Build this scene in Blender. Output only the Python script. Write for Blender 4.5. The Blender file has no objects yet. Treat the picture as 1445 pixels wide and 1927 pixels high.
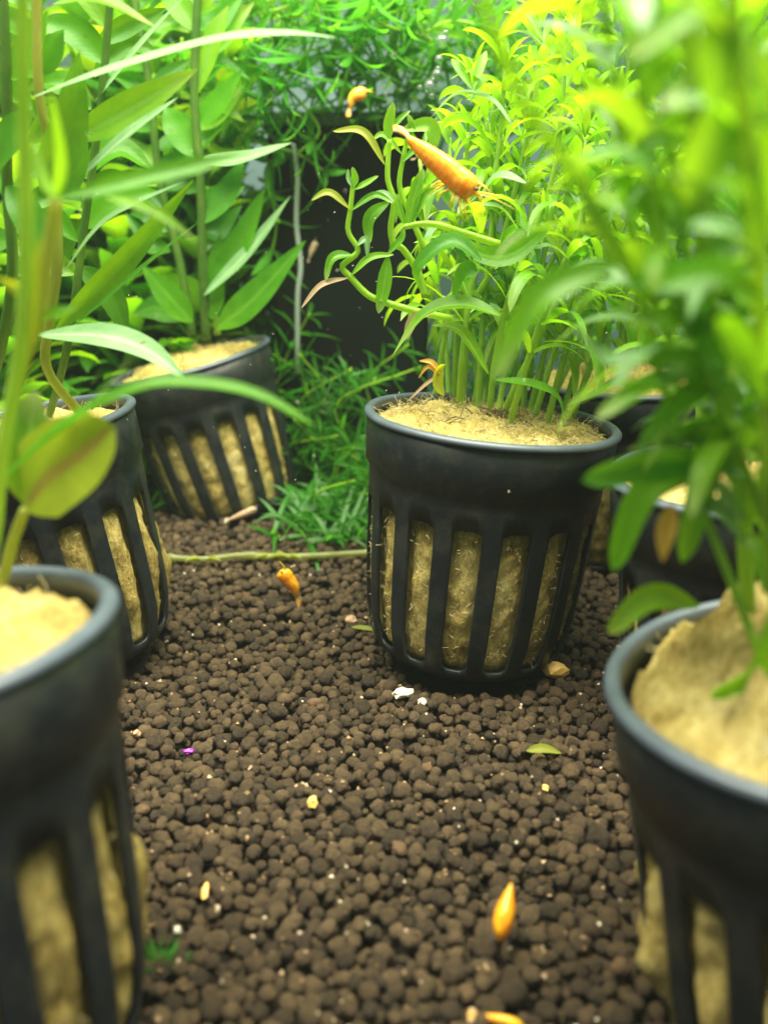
import bpy, math, random
import numpy as np
from mathutils import Vector, Matrix, noise
random.seed(7); RNG = np.random.default_rng(7)
U = 0.01                      # everything below is in centimetres
C = bpy.context.scene.collection
F, CX, CY, H, PIT = 1640.0, 722.5, 963.5, 8.7, math.radians(17.4)

# ---------------------------------------------------------------- camera, world, lamps, exposure
sc = bpy.context.scene
cam = bpy.data.cameras.new('camera'); co = bpy.data.objects.new('camera', cam); C.objects.link(co)
co.location = (0, 0, H * U); co.rotation_euler = (math.pi / 2 - PIT, 0, 0)
cam.sensor_fit = 'VERTICAL'; cam.sensor_height = 36; cam.sensor_width = 27
cam.lens = F / 1927 * 36; cam.clip_start = 0.002; cam.clip_end = 50
cam.dof.use_dof = True; cam.dof.focus_distance = 0.170; cam.dof.aperture_fstop = 14.5
sc.camera = co
w = bpy.data.worlds.new('World'); sc.world = w; w.use_nodes = True
w.node_tree.nodes['Background'].inputs[0].default_value = (0.44, 0.56, 0.56, 1)
w.node_tree.nodes['Background'].inputs[1].default_value = 0.42
def area(name, loc, tgt, sx, sy, watts, col):
    l = bpy.data.lights.new(name, 'AREA'); l.shape = 'RECTANGLE'; l.size = sx * U; l.size_y = sy * U
    l.energy = watts; l.color = col
    o = bpy.data.objects.new(name, l); C.objects.link(o); o.location = Vector(loc) * U
    o.rotation_euler = (Vector(tgt) - Vector(loc)).to_track_quat('-Z', 'Y').to_euler(); return o
area('aquarium_lamp', (0, 11, 40), (0, 13.5, 0), 50, 24, 9.3, (1.0, 0.965, 0.76))
sc.view_settings.view_transform = 'Standard'; sc.view_settings.look = 'None'
sc.view_settings.exposure = 0.16; sc.view_settings.gamma = 1
sc.cycles.max_bounces = 8; sc.cycles.transparent_max_bounces = 12; sc.cycles.use_denoising = True
sc.cycles.caustics_reflective = False; sc.cycles.caustics_refractive = False; sc.cycles.sample_clamp_indirect = 4

# ---------------------------------------------------------------- helpers
def at(px, py, Y):            # photograph pixel -> point at distance Y (cm)
    dx, dv = (px - CX) / F, (py - CY) / F
    dy = math.cos(PIT) - dv * math.sin(PIT); dz = -math.sin(PIT) - dv * math.cos(PIT)
    t = Y / dy
    return Vector((dx * t, Y, H + dz * t))
def ground(px, py, z=0.0):
    dx, dv = (px - CX) / F, (py - CY) / F
    dy = math.cos(PIT) - dv * math.sin(PIT); dz = -math.sin(PIT) - dv * math.cos(PIT)
    t = (z - H) / dz
    return Vector((dx * t, dy * t, z))
def depth(p): return p.y * math.cos(PIT) - (p.z - H) * math.sin(PIT)
def thing(name, label, cat, loc=(0, 0, 0), group=None):
    o = bpy.data.objects.new(name, None); C.objects.link(o); o.location = Vector(loc) * U
    o.empty_display_size = 0.005
    o['label'] = label; o['category'] = cat; o['org'] = list(loc)
    if group: o['group'] = group
    return o
def origin(o):
    while o is not None:
        if 'org' in o: return Vector(o['org'])
        o = o.parent
    return Vector((0, 0, 0))
def tag(o, label, cat, group=None):
    o['label'] = label; o['category'] = cat
    if group: o['group'] = group
    return o
def mk(name, V, Fc, mat, parent=None, uv=None, smooth=True, org=None, kind=None):
    """V in world cm; becomes one mesh object, relative to its thing's base"""
    me = bpy.data.meshes.new(name); o = bpy.data.objects.new(name, me); C.objects.link(o)
    V = np.asarray([tuple(v) for v in V] if not isinstance(V, np.ndarray) else V, dtype=float)
    if org is None: org = origin(parent) if parent else V.mean(0)
    org = np.array(tuple(org))
    me.from_pydata(((V - org) * U).tolist(), [], Fc)
    if uv is not None:
        l = me.uv_layers.new(name='UVMap'); idx = np.zeros(len(me.loops), dtype=np.int32)
        me.loops.foreach_get('vertex_index', idx)
        l.data.foreach_set('uv', np.asarray(uv, dtype=np.float32)[idx].ravel())
    if smooth: me.polygons.foreach_set('use_smooth', [True] * len(me.polygons))
    me.materials.append(mat); me.update()
    if parent: o.parent = parent
    else: o.location = org * U
    if kind: o['kind'] = kind
    return o
def crom(pts, n):
    P = [Vector(p) for p in pts]
    if len(P) == 2: return [P[0].lerp(P[1], i / (n - 1)) for i in range(n)]
    P = [P[0] * 2 - P[1]] + P + [P[-1] * 2 - P[-2]]
    out = []; m = len(P) - 3
    for i in range(n):
        s = i / (n - 1) * m; k = min(int(s), m - 1); t = s - k
        a, b, c, d = P[k:k + 4]
        out.append(0.5 * ((2 * b) + (c - a) * t + (2 * a - 5 * b + 4 * c - d) * t * t + (3 * b - a - 3 * c + d) * t ** 3))
    return out
def tube_geo(path, rad, seg=8):
    V, Fc, uv = [], [], []; n = len(path)
    T = [(path[min(i + 1, n - 1)] - path[max(i - 1, 0)]).normalized() for i in range(n)]
    N = T[0].orthogonal().normalized()
    for i in range(n):
        N = (N - T[i] * N.dot(T[i])).normalized(); B = T[i].cross(N)
        r = rad(i / (n - 1)) if callable(rad) else rad
        for k in range(seg):
            a = 2 * math.pi * k / seg
            V.append(path[i] + (N * math.cos(a) + B * math.sin(a)) * r); uv.append((k / seg, i / (n - 1)))
    for i in range(n - 1):
        for k in range(seg):
            Fc.append((i * seg + k, i * seg + (k + 1) % seg, (i + 1) * seg + (k + 1) % seg, (i + 1) * seg + k))
    Fc.append(tuple(range(seg))[::-1]); Fc.append(tuple((n - 1) * seg + k for k in range(seg)))
    return V, Fc, uv
def join(geos):
    V, Fc, uv = [], [], []
    for v, f, u in geos:
        b = len(V); V += v; uv += u; Fc += [tuple(i + b for i in q) for q in f]
    return V, Fc, uv

# ---------------------------------------------------------------- materials
def mat(name):
    m = bpy.data.materials.new(name); m.use_nodes = True; nt = m.node_tree
    return m, nt, nt.nodes['Principled BSDF'], nt.nodes['Material Output']
def N(nt, t, **kw):
    n = nt.nodes.new(t)
    for k, v in kw.items():
        if k.startswith('i_'): n.inputs[int(k[2:])].default_value = v
        else: setattr(n, k, v)
    return n
def ramp(nt, fac, stops):
    r = nt.nodes.new('ShaderNodeValToRGB'); e = r.color_ramp.elements
    while len(e) < len(stops): e.new(0.5)
    for x, (p, c) in zip(e, stops): x.position = p; x.color = (*c, 1)
    nt.links.new(fac, r.inputs[0]); return r.outputs[0]
def objcoord(nt, scale, detail=4, rough=0.6):
    t = N(nt, 'ShaderNodeTexCoord'); n = N(nt, 'ShaderNodeTexNoise')
    n.inputs['Scale'].default_value = scale; n.inputs['Detail'].default_value = detail; n.inputs['Roughness'].default_value = rough
    nt.links.new(t.outputs['Object'], n.inputs['Vector']); return n.outputs['Fac']
def bump(nt, b, h, strength, dist):
    n = N(nt, 'ShaderNodeBump'); n.inputs['Strength'].default_value = strength; n.inputs['Distance'].default_value = dist
    nt.links.new(h, n.inputs['Height']); nt.links.new(n.outputs[0], b.inputs['Normal'])
def simple(name, stops, scale, rough=0.6, bs=0.0, bd=0.0003, bscale=None, spec=0.5):
    m, nt, b, o = mat(name)
    f = objcoord(nt, scale); nt.links.new(ramp(nt, f, stops), b.inputs['Base Color'])
    b.inputs['Roughness'].default_value = rough; b.inputs['Specular IOR Level'].default_value = spec
    if bs: bump(nt, b, objcoord(nt, bscale or scale), bs, bd)
    return m
def leafmat(name, a, b_, trans, gloss=0.38, mix=0.55, vein=(0.20, 0.42, 0.06), tip=None, spec=0.35):
    """upper side colour a..b_, light coming through coloured trans; pale midrib from the leaf's own uv"""
    m, nt, b, out = mat(name); L = nt.links
    oi = N(nt, 'ShaderNodeObjectInfo')
    f = objcoord(nt, 260, 4)
    mx = N(nt, 'ShaderNodeMath', operation='MULTIPLY_ADD'); mx.inputs[1].default_value = 0.7
    L.new(f, mx.inputs[0]); mo = N(nt, 'ShaderNodeMath', operation='MULTIPLY'); mo.inputs[1].default_value = 0.35
    L.new(oi.outputs['Random'], mo.inputs[0]); L.new(mo.outputs[0], mx.inputs[2])
    col = ramp(nt, mx.outputs[0], [(0.25, a), (0.75, b_)])
    uv = N(nt, 'ShaderNodeUVMap'); sp = N(nt, 'ShaderNodeSeparateXYZ'); L.new(uv.outputs[0], sp.inputs[0])
    d = N(nt, 'ShaderNodeMath', operation='SUBTRACT'); L.new(sp.outputs[0], d.inputs[0]); d.inputs[1].default_value = 0.5
    ab = N(nt, 'ShaderNodeMath', operation='ABSOLUTE'); L.new(d.outputs[0], ab.inputs[0])
    rib = ramp(nt, ab.outputs[0], [(0.0, (1, 1, 1)), (0.05, (1, 1, 1)), (0.09, (0, 0, 0))])
    # side veins slanting off the midrib
    s1 = N(nt, 'ShaderNodeMath', operation='MULTIPLY_ADD'); L.new(ab.outputs[0], s1.inputs[0]); s1.inputs[1].default_value = -22.0
    s2 = N(nt, 'ShaderNodeMath', operation='MULTIPLY'); L.new(sp.outputs[1], s2.inputs[0]); s2.inputs[1].default_value = 75.0
    L.new(s2.outputs[0], s1.inputs[2]); sn = N(nt, 'ShaderNodeMath', operation='SINE'); L.new(s1.outputs[0], sn.inputs[0])
    vn = N(nt, 'ShaderNodeMath', operation='MULTIPLY_ADD'); L.new(sn.outputs[0], vn.inputs[0]); vn.inputs[1].default_value = 0.12; L.new(f, vn.inputs[2])
    m1 = N(nt, 'ShaderNodeMix', data_type='RGBA'); L.new(rib, m1.inputs[0]); L.new(col, m1.inputs[6]); m1.inputs[7].default_value = (*vein, 1)
    c = m1.outputs[2]
    if tip:
        tr = ramp(nt, sp.outputs[1], [(0.72, (0, 0, 0)), (1.0, (1, 1, 1))])
        m2 = N(nt, 'ShaderNodeMix', data_type='RGBA'); L.new(tr, m2.inputs[0]); L.new(c, m2.inputs[6]); m2.inputs[7].default_value = (*tip, 1); c = m2.outputs[2]
    sp2 = ramp(nt, objcoord(nt, 520, 2, 0.4), [(0.70, (0, 0, 0)), (0.76, (0.8,) * 3)])          # brown specks and algae spots
    m3 = N(nt, 'ShaderNodeMix', data_type='RGBA'); L.new(sp2, m3.inputs[0]); L.new(c, m3.inputs[6]); m3.inputs[7].default_value = (0.12, 0.09, 0.03, 1); c = m3.outputs[2]
    L.new(c, b.inputs['Base Color']); b.inputs['Roughness'].default_value = gloss
    b.inputs['Specular IOR Level'].default_value = spec
    bump(nt, b, vn.outputs[0], 0.18, 0.0002)
    t = N(nt, 'ShaderNodeBsdfTranslucent')
    hs = N(nt, 'ShaderNodeHueSaturation'); hs.inputs['Color'].default_value = (*trans, 1)
    hv = N(nt, 'ShaderNodeMapRange'); L.new(oi.outputs['Random'], hv.inputs[0]); hv.inputs[3].default_value = 0.468; hv.inputs[4].default_value = 0.505
    L.new(hv.outputs[0], hs.inputs['Hue'])
    vv = N(nt, 'ShaderNodeMapRange'); L.new(f, vv.inputs[0]); vv.inputs[3].default_value = 0.7; vv.inputs[4].default_value = 1.2
    L.new(vv.outputs[0], hs.inputs['Value']); L.new(hs.outputs[0], t.inputs[0])
    ms = N(nt, 'ShaderNodeMixShader'); ms.inputs[0].default_value = mix
    L.new(b.outputs[0], ms.inputs[1]); L.new(t.outputs[0], ms.inputs[2]); L.new(ms.outputs[0], out.inputs[0])
    return m
M = {}
M['narrow'] = leafmat('narrow_leaf', (0.055, 0.20, 0.008), (0.14, 0.36, 0.018), (0.32, 0.70, 0.012), tip=(0.38, 0.48, 0.16))
M['young'] = leafmat('young_leaf', (0.11, 0.32, 0.008), (0.22, 0.44, 0.018), (0.31, 0.66, 0.015), tip=(0.3, 0.42, 0.06))
M['lance'] = leafmat('lance_leaf', (0.04, 0.20, 0.006), (0.10, 0.33, 0.010), (0.34, 0.80, 0.006), vein=(0.10, 0.30, 0.02))
M['pale'] = leafmat('silvery_leaf', (0.11, 0.26, 0.09), (0.22, 0.40, 0.17), (0.30, 0.66, 0.05), gloss=0.5, mix=0.35, vein=(0.30, 0.46, 0.24), spec=0.4)
M['deep'] = leafmat('deep_green_leaf', (0.03, 0.15, 0.012), (0.08, 0.28, 0.02), (0.22, 0.60, 0.015), vein=(0.07, 0.24, 0.02))
M['pinkish'] = leafmat('withered_leaf', (0.45, 0.30, 0.20), (0.55, 0.42, 0.28), (0.7, 0.5, 0.25), vein=(0.5, 0.35, 0.2))
M['olive'] = leafmat('olive_leaf', (0.20, 0.28, 0.015), (0.32, 0.40, 0.03), (0.55, 0.68, 0.01), vein=(0.4, 0.2, 0.08))
M['amber'] = leafmat('amber_leaf', (0.55, 0.28, 0.04), (0.65, 0.40, 0.08), (0.9, 0.5, 0.05), vein=(0.5, 0.25, 0.05))
M['bank'] = leafmat('weed_leaf_painted_shade', (0.018, 0.12, 0.008), (0.05, 0.22, 0.012), (0.08, 0.42, 0.01), vein=(0.05, 0.2, 0.02), mix=0.5)  # darker copy of the waterweed leaf; the bank's shade is in its colour
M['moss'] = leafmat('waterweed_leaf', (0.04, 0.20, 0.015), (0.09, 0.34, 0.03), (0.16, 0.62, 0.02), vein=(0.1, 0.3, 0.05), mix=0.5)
def stemmat(name, a, b_, tr):
    m, nt, b, out = mat(name); f = objcoord(nt, 180)
    nt.links.new(ramp(nt, f, [(0.3, a), (0.7, b_)]), b.inputs['Base Color']); b.inputs['Roughness'].default_value = 0.35
    b.inputs['Subsurface Weight'].default_value = 0.5; b.inputs['Subsurface Radius'].default_value = tr; b.inputs['Subsurface Scale'].default_value = 0.001
    bump(nt, b, f, 0.3, 0.0002)
    t = N(nt, 'ShaderNodeBsdfTranslucent'); t.inputs[0].default_value = (min(1, b_[0] * 1.9), min(1, b_[1] * 1.7), b_[2], 1)
    ms = N(nt, 'ShaderNodeMixShader'); ms.inputs[0].default_value = 0.45
    nt.links.new(b.outputs[0], ms.inputs[1]); nt.links.new(t.outputs[0], ms.inputs[2]); nt.links.new(ms.outputs[0], out.inputs[0]); return m
M['stem'] = stemmat('green_stem', (0.16, 0.34, 0.04), (0.34, 0.50, 0.08), (0.6, 1, 0.1))
M['stem_light'] = stemmat('light_stem', (0.20, 0.38, 0.02), (0.32, 0.50, 0.05), (0.6, 1, 0.1))
M['stem_brown'] = stemmat('brownish_stem', (0.28, 0.25, 0.05), (0.32, 0.40, 0.08), (0.7, 0.7, 0.2))
M['stem_dark'] = stemmat('dark_stem', (0.05, 0.15, 0.02), (0.14, 0.25, 0.04), (0.4, 0.6, 0.1))
M['stem_run'] = stemmat('pale_runner', (0.20, 0.22, 0.08), (0.32, 0.36, 0.15), (0.4, 0.6, 0.1))
M['root'] = simple('root_brown', [(0.3, (0.05, 0.035, 0.012)), (0.6, (0.20, 0.14, 0.05)), (0.75, (0.15, 0.22, 0.05))], 300, 0.7)
def plastic():
    m, nt, b, o = mat('black_plastic'); f = objcoord(nt, 90, 6)
    c0 = ramp(nt, f, [(0.3, (0.006, 0.009, 0.012)), (0.8, (0.015, 0.020, 0.024))])
    d = ramp(nt, objcoord(nt, 130, 8, 0.75), [(0.46, (0, 0, 0)), (0.72, (0.8,) * 3)]); mx = N(nt, 'ShaderNodeMix', data_type='RGBA')
    nt.links.new(d, mx.inputs[0]); nt.links.new(c0, mx.inputs[6]); mx.inputs[7].default_value = (0.050, 0.052, 0.036, 1); nt.links.new(mx.outputs[2], b.inputs['Base Color'])
    b.inputs['Specular IOR Level'].default_value = 0.4
    r = ramp(nt, objcoord(nt, 300, 4), [(0.3, (0.38,) * 3), (0.8, (0.55,) * 3)]); nt.links.new(r, b.inputs['Roughness'])
    bump(nt, b, objcoord(nt, 900, 3), 0.15, 0.0002); return m
M['plastic'] = plastic()
m, nt, b, o = mat('rim_sheen_plastic'); M['rim'] = m
nt.links.new(ramp(nt, objcoord(nt, 200, 5), [(0.3, (0.05, 0.066, 0.085)), (0.8, (0.085, 0.11, 0.14))]), b.inputs['Base Color']); b.inputs['Roughness'].default_value = 0.42  # black pot plastic lightened blue-grey, the top light's sheen put into its colour
def woolmat():
    m, nt, b, o = mat('rock_wool'); L = nt.links
    t = N(nt, 'ShaderNodeTexCoord'); mp = N(nt, 'ShaderNodeMapping'); mp.inputs['Scale'].default_value = (2.0, 2.0, 0.9); mp.inputs['Rotation'].default_value = (0.5, 0.4, 0)
    L.new(t.outputs['Object'], mp.inputs[0])
    n = N(nt, 'ShaderNodeTexNoise'); n.inputs['Scale'].default_value = 620; n.inputs['Detail'].default_value = 8; n.inputs['Roughness'].default_value = 0.7; n.inputs['Distortion'].default_value = 0.25
    L.new(mp.outputs[0], n.inputs[0]); n2 = objcoord(nt, 75, 3)
    a = N(nt, 'ShaderNodeMath', operation='ADD'); L.new(n.outputs['Fac'], a.inputs[0]); L.new(n2, a.inputs[1])
    h = N(nt, 'ShaderNodeMath', operation='MULTIPLY'); L.new(a.outputs[0], h.inputs[0]); h.inputs[1].default_value = 0.5
    L.new(ramp(nt, h.outputs[0], [(0.35, (0.13, 0.085, 0.02)), (0.43, (0.34, 0.25, 0.065)), (0.53, (0.56, 0.44, 0.14)), (0.66, (0.76, 0.66, 0.31))]), b.inputs['Base Color'])
    b.inputs['Roughness'].default_value = 0.9; b.inputs['Specular IOR Level'].default_value = 0.15
    bump(nt, b, n.outputs['Fac'], 0.9, 0.0012); return m
M['wool'] = woolmat()
m, nt, b, o = mat('wool_fibre'); M['fibre'] = m; b.inputs['Base Color'].default_value = (0.82, 0.72, 0.38, 1); b.inputs['Roughness'].default_value = 0.6
nt.links.new(ramp(nt, objcoord(nt, 200), [(0.3, (0.55, 0.42, 0.14)), (0.7, (0.85, 0.76, 0.45))]), b.inputs['Base Color'])
def soilmat():
    m, nt, b, o = mat('soil_pellets'); L = nt.links
    at_ = N(nt, 'ShaderNodeAttribute', attribute_name='tone')
    c = ramp(nt, at_.outputs['Fac'], [(0.0, (0.038, 0.025, 0.011)), (0.5, (0.078, 0.050, 0.022)), (0.985, (0.120, 0.080, 0.038)), (1.0, (0.17, 0.10, 0.05))])
    sp = ramp(nt, objcoord(nt, 2600, 2), [(0.68, (0, 0, 0)), (0.76, (1, 1, 1))])
    mx = N(nt, 'ShaderNodeMix', data_type='RGBA'); L.new(sp, mx.inputs[0]); L.new(c, mx.inputs[6]); mx.inputs[7].default_value = (0.22, 0.16, 0.10, 1)
    n2 = objcoord(nt, 700, 4)
    mm = N(nt, 'ShaderNodeMix', data_type='RGBA', blend_type='MULTIPLY'); mm.inputs[0].default_value = 1
    L.new(mx.outputs[2], mm.inputs[6]); L.new(ramp(nt, n2, [(0.25, (0.55, 0.55, 0.55)), (0.7, (1.25, 1.22, 1.2))]), mm.inputs[7])
    L.new(mm.outputs[2], b.inputs['Base Color']); b.inputs['Roughness'].default_value = 0.5; b.inputs['Specular IOR Level'].default_value = 0.45
    bump(nt, b, objcoord(nt, 1500, 6, 0.75), 1.0, 0.0008); return m
M['soil'] = soilmat()
M['soilbase'] = simple('soil_base', [(0.3, (0.012, 0.008, 0.005)), (0.7, (0.035, 0.022, 0.014))], 400, 0.9, 0.8, 0.001)
def shrimpmat(name, a, b_, c_):
    m, nt, b, out = mat(name); f = objcoord(nt, 900, 5)
    uv = N(nt, 'ShaderNodeUVMap'); sp = N(nt, 'ShaderNodeSeparateXYZ'); nt.links.new(uv.outputs[0], sp.inputs[0])
    k = N(nt, 'ShaderNodeMath', operation='MULTIPLY', i_1=14.0); nt.links.new(sp.outputs[1], k.inputs[0]); fr_ = N(nt, 'ShaderNodeMath', operation='FRACT'); nt.links.new(k.outputs[0], fr_.inputs[0])
    band = ramp(nt, fr_.outputs[0], [(0.0, (0.55,) * 3), (0.16, (1, 1, 1)), (0.9, (1, 1, 1)), (1.0, (0.6,) * 3)])
    mm = N(nt, 'ShaderNodeMix', data_type='RGBA', blend_type='MULTIPLY'); mm.inputs[0].default_value = 0.55; nt.links.new(band, mm.inputs[7])
    nt.links.new(ramp(nt, f, [(0.3, a), (0.52, b_), (0.7, c_)]), mm.inputs[6]); nt.links.new(mm.outputs[2], b.inputs['Base Color']); b.inputs['Roughness'].default_value = 0.3
    b.inputs['Subsurface Weight'].default_value = 0.6; b.inputs['Subsurface Radius'].default_value = (1, 0.45, 0.08); b.inputs['Subsurface Scale'].default_value = 0.0025
    bump(nt, b, f, 0.3, 0.0002); return m
M['shrimp'] = shrimpmat('orange_shell', (1.0, 0.32, 0.010), (1.0, 0.48, 0.03), (1.0, 0.68, 0.14))
M['shrimp_y'] = shrimpmat('yellow_orange_shell', (0.85, 0.28, 0.01), (0.95, 0.40, 0.01), (1.0, 0.60, 0.04))
M['shrimp_pale'] = shrimpmat('pale_shell', (0.35, 0.22, 0.12), (0.50, 0.38, 0.26), (0.6, 0.5, 0.4))
M['eye'] = simple('shrimp_eye', [(0.3, (0.01, 0.01, 0.02)), (0.7, (0.05, 0.04, 0.05))], 900, 0.15)
m, nt, b, o = mat('clear_fin'); M['fin'] = m; b.inputs['Base Color'].default_value = (0.85, 0.62, 0.4, 1); b.inputs['Alpha'].default_value = 0.6; b.inputs['Roughness'].default_value = 0.25
M['chip_white'] = simple('white_chip', [(0.3, (0.55, 0.5, 0.38)), (0.7, (0.88, 0.84, 0.72))], 500, 0.5, 0.5, 0.0004)
M['chip_yellow'] = simple('yellow_chip', [(0.3, (0.75, 0.42, 0.08)), (0.7, (0.92, 0.62, 0.2))], 500, 0.5, 0.5, 0.0004)
M['crumb'] = simple('crumb', [(0.38, (0.13, 0.08, 0.035)), (0.52, (0.38, 0.24, 0.12)), (0.64, (0.75, 0.66, 0.5))], 90, 0.3)
M['chip_brown'] = simple('brown_chip', [(0.3, (0.30, 0.17, 0.09)), (0.7, (0.55, 0.38, 0.24))], 500, 0.6, 0.5, 0.0004)
M['chip_purple'] = simple('purple_chip', [(0.3, (0.35, 0.02, 0.7)), (0.7, (0.75, 0.05, 0.9))], 500, 0.25, 0.3)
def backmat():
    m, nt, b, o = mat('rear_wall'); f = objcoord(nt, 7, 3, 0.5)
    nt.links.new(ramp(nt, f, [(0.3, (0.012, 0.04, 0.03)), (0.5, (0.03, 0.075, 0.06)), (0.72, (0.11, 0.18, 0.19))]), b.inputs['Base Color'])
    b.inputs['Roughness'].default_value = 0.7; return m
M['back'] = backmat()
M['filter'] = simple('filter_plastic', [(0.3, (0.002, 0.004, 0.003)), (0.75, (0.005, 0.010, 0.006))], 25, 0.8, 0.2, 0.001, spec=0.08)
M['filter_top'] = simple('algae_lid', [(0.3, (0.03, 0.06, 0.03)), (0.7, (0.09, 0.13, 0.08))], 60, 0.6)
m, nt, b, o = mat('clear_tube'); M['tubing'] = m; b.inputs['Base Color'].default_value = (0.35, 0.42, 0.38, 1); b.inputs['Roughness'].default_value = 0.2; b.inputs['Alpha'].default_value = 0.55
m, nt, b, o = mat('air'); M['bubble'] = m; b.inputs['Base Color'].default_value = (0.9, 0.95, 1, 1); b.inputs['Roughness'].default_value = 0.03; b.inputs['Transmission Weight'].default_value = 0.9; b.inputs['IOR'].default_value = 1.5; b.inputs['Specular IOR Level'].default_value = 1

# ---------------------------------------------------------------- setting: floor, rear wall
def sheet(name, x0, x1, y0, y1, z, m, nx=60, ny=60, amp=0.0):
    V = []; 
    for j in range(ny + 1):
        for i in range(nx + 1):
            x = x0 + (x1 - x0) * i / nx; y = y0 + (y1 - y0) * j / ny
            V.append((x, y, z + 0.022 * max(0, min(y, 30) - 9) + amp * noise.noise(Vector((x * 2.2, y * 2.2, 0)))))
    Fc = [(j * (nx + 1) + i, j * (nx + 1) + i + 1, (j + 1) * (nx + 1) + i + 1, (j + 1) * (nx + 1) + i) for j in range(ny) for i in range(nx)]
    return mk(name, V, Fc, m, kind='structure')
sheet('ground', -45, 45, -12, 46, -0.42, M['soilbase'], 240, 160, 0.12)
V = []; Fc = []
for i in range(41):                       # rear wall behind the tank
    x = -45 + 90 * i / 40
    for z in (-1, 15, 45): V.append((x, 42, z))
for i in range(40):
    for k in range(2): a = i * 3 + k; Fc.append((a, a + 3, a + 4, a + 1))
mk('wall', V, Fc, M['back'], kind='structure')

# ---------------------------------------------------------------- net pots
def axes(tx, ty):
    a = Vector((math.sin(tx), math.sin(ty), 1)).normalized(); u = Vector((0, 1, 0)).cross(a).normalized(); return a, u, a.cross(u)
POTS = dict(
    P1=((2.154, 17.23, 5.27), 0.084, -0.005), P2=((-6.017, 27.3, 5.09), -0.257, -0.046), P3=((-7.52, 17.11, 5.08), -0.18, -0.035),
    P4=((-5.235, 7.78, 4.88), -0.107, 0.082), P5=((5.02, 8.487, 4.13), -0.118, 0.038), P6=((6.35, 14.1, 4.95), -0.06, 0.0), P7=((6.3, 23.6, 5.0), 0.02, 0.0))
PROF = [(-0.02, 2.43), (-0.5, 2.41), (-0.93, 2.39), (-1.03, 2.31), (-1.3, 2.29), (-1.66, 2.27), (-2.3, 2.24), (-2.9, 2.21), (-3.5, 2.17), (-4.1, 2.11), (-4.62, 1.99), (-4.80, 1.88), (-4.93, 1.68), (-4.97, 1.35)]
S0, S1 = 5, 10
def prof(h):
    for (h0, r0), (h1, r1) in zip(PROF, PROF[1:]):
        if h >= h1: return r0 + (r1 - r0) * max(0, min(1, (h0 - h) / (h0 - h1)))
    return PROF[-1][1]
def frame_of(k):
    c, tx, ty = POTS[k]; c = Vector(c); a, u, w_ = axes(tx, ty)
    return c, lambda r, t, h: c + u * (r * math.cos(t)) + w_ * (r * math.sin(t)) + a * h
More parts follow.
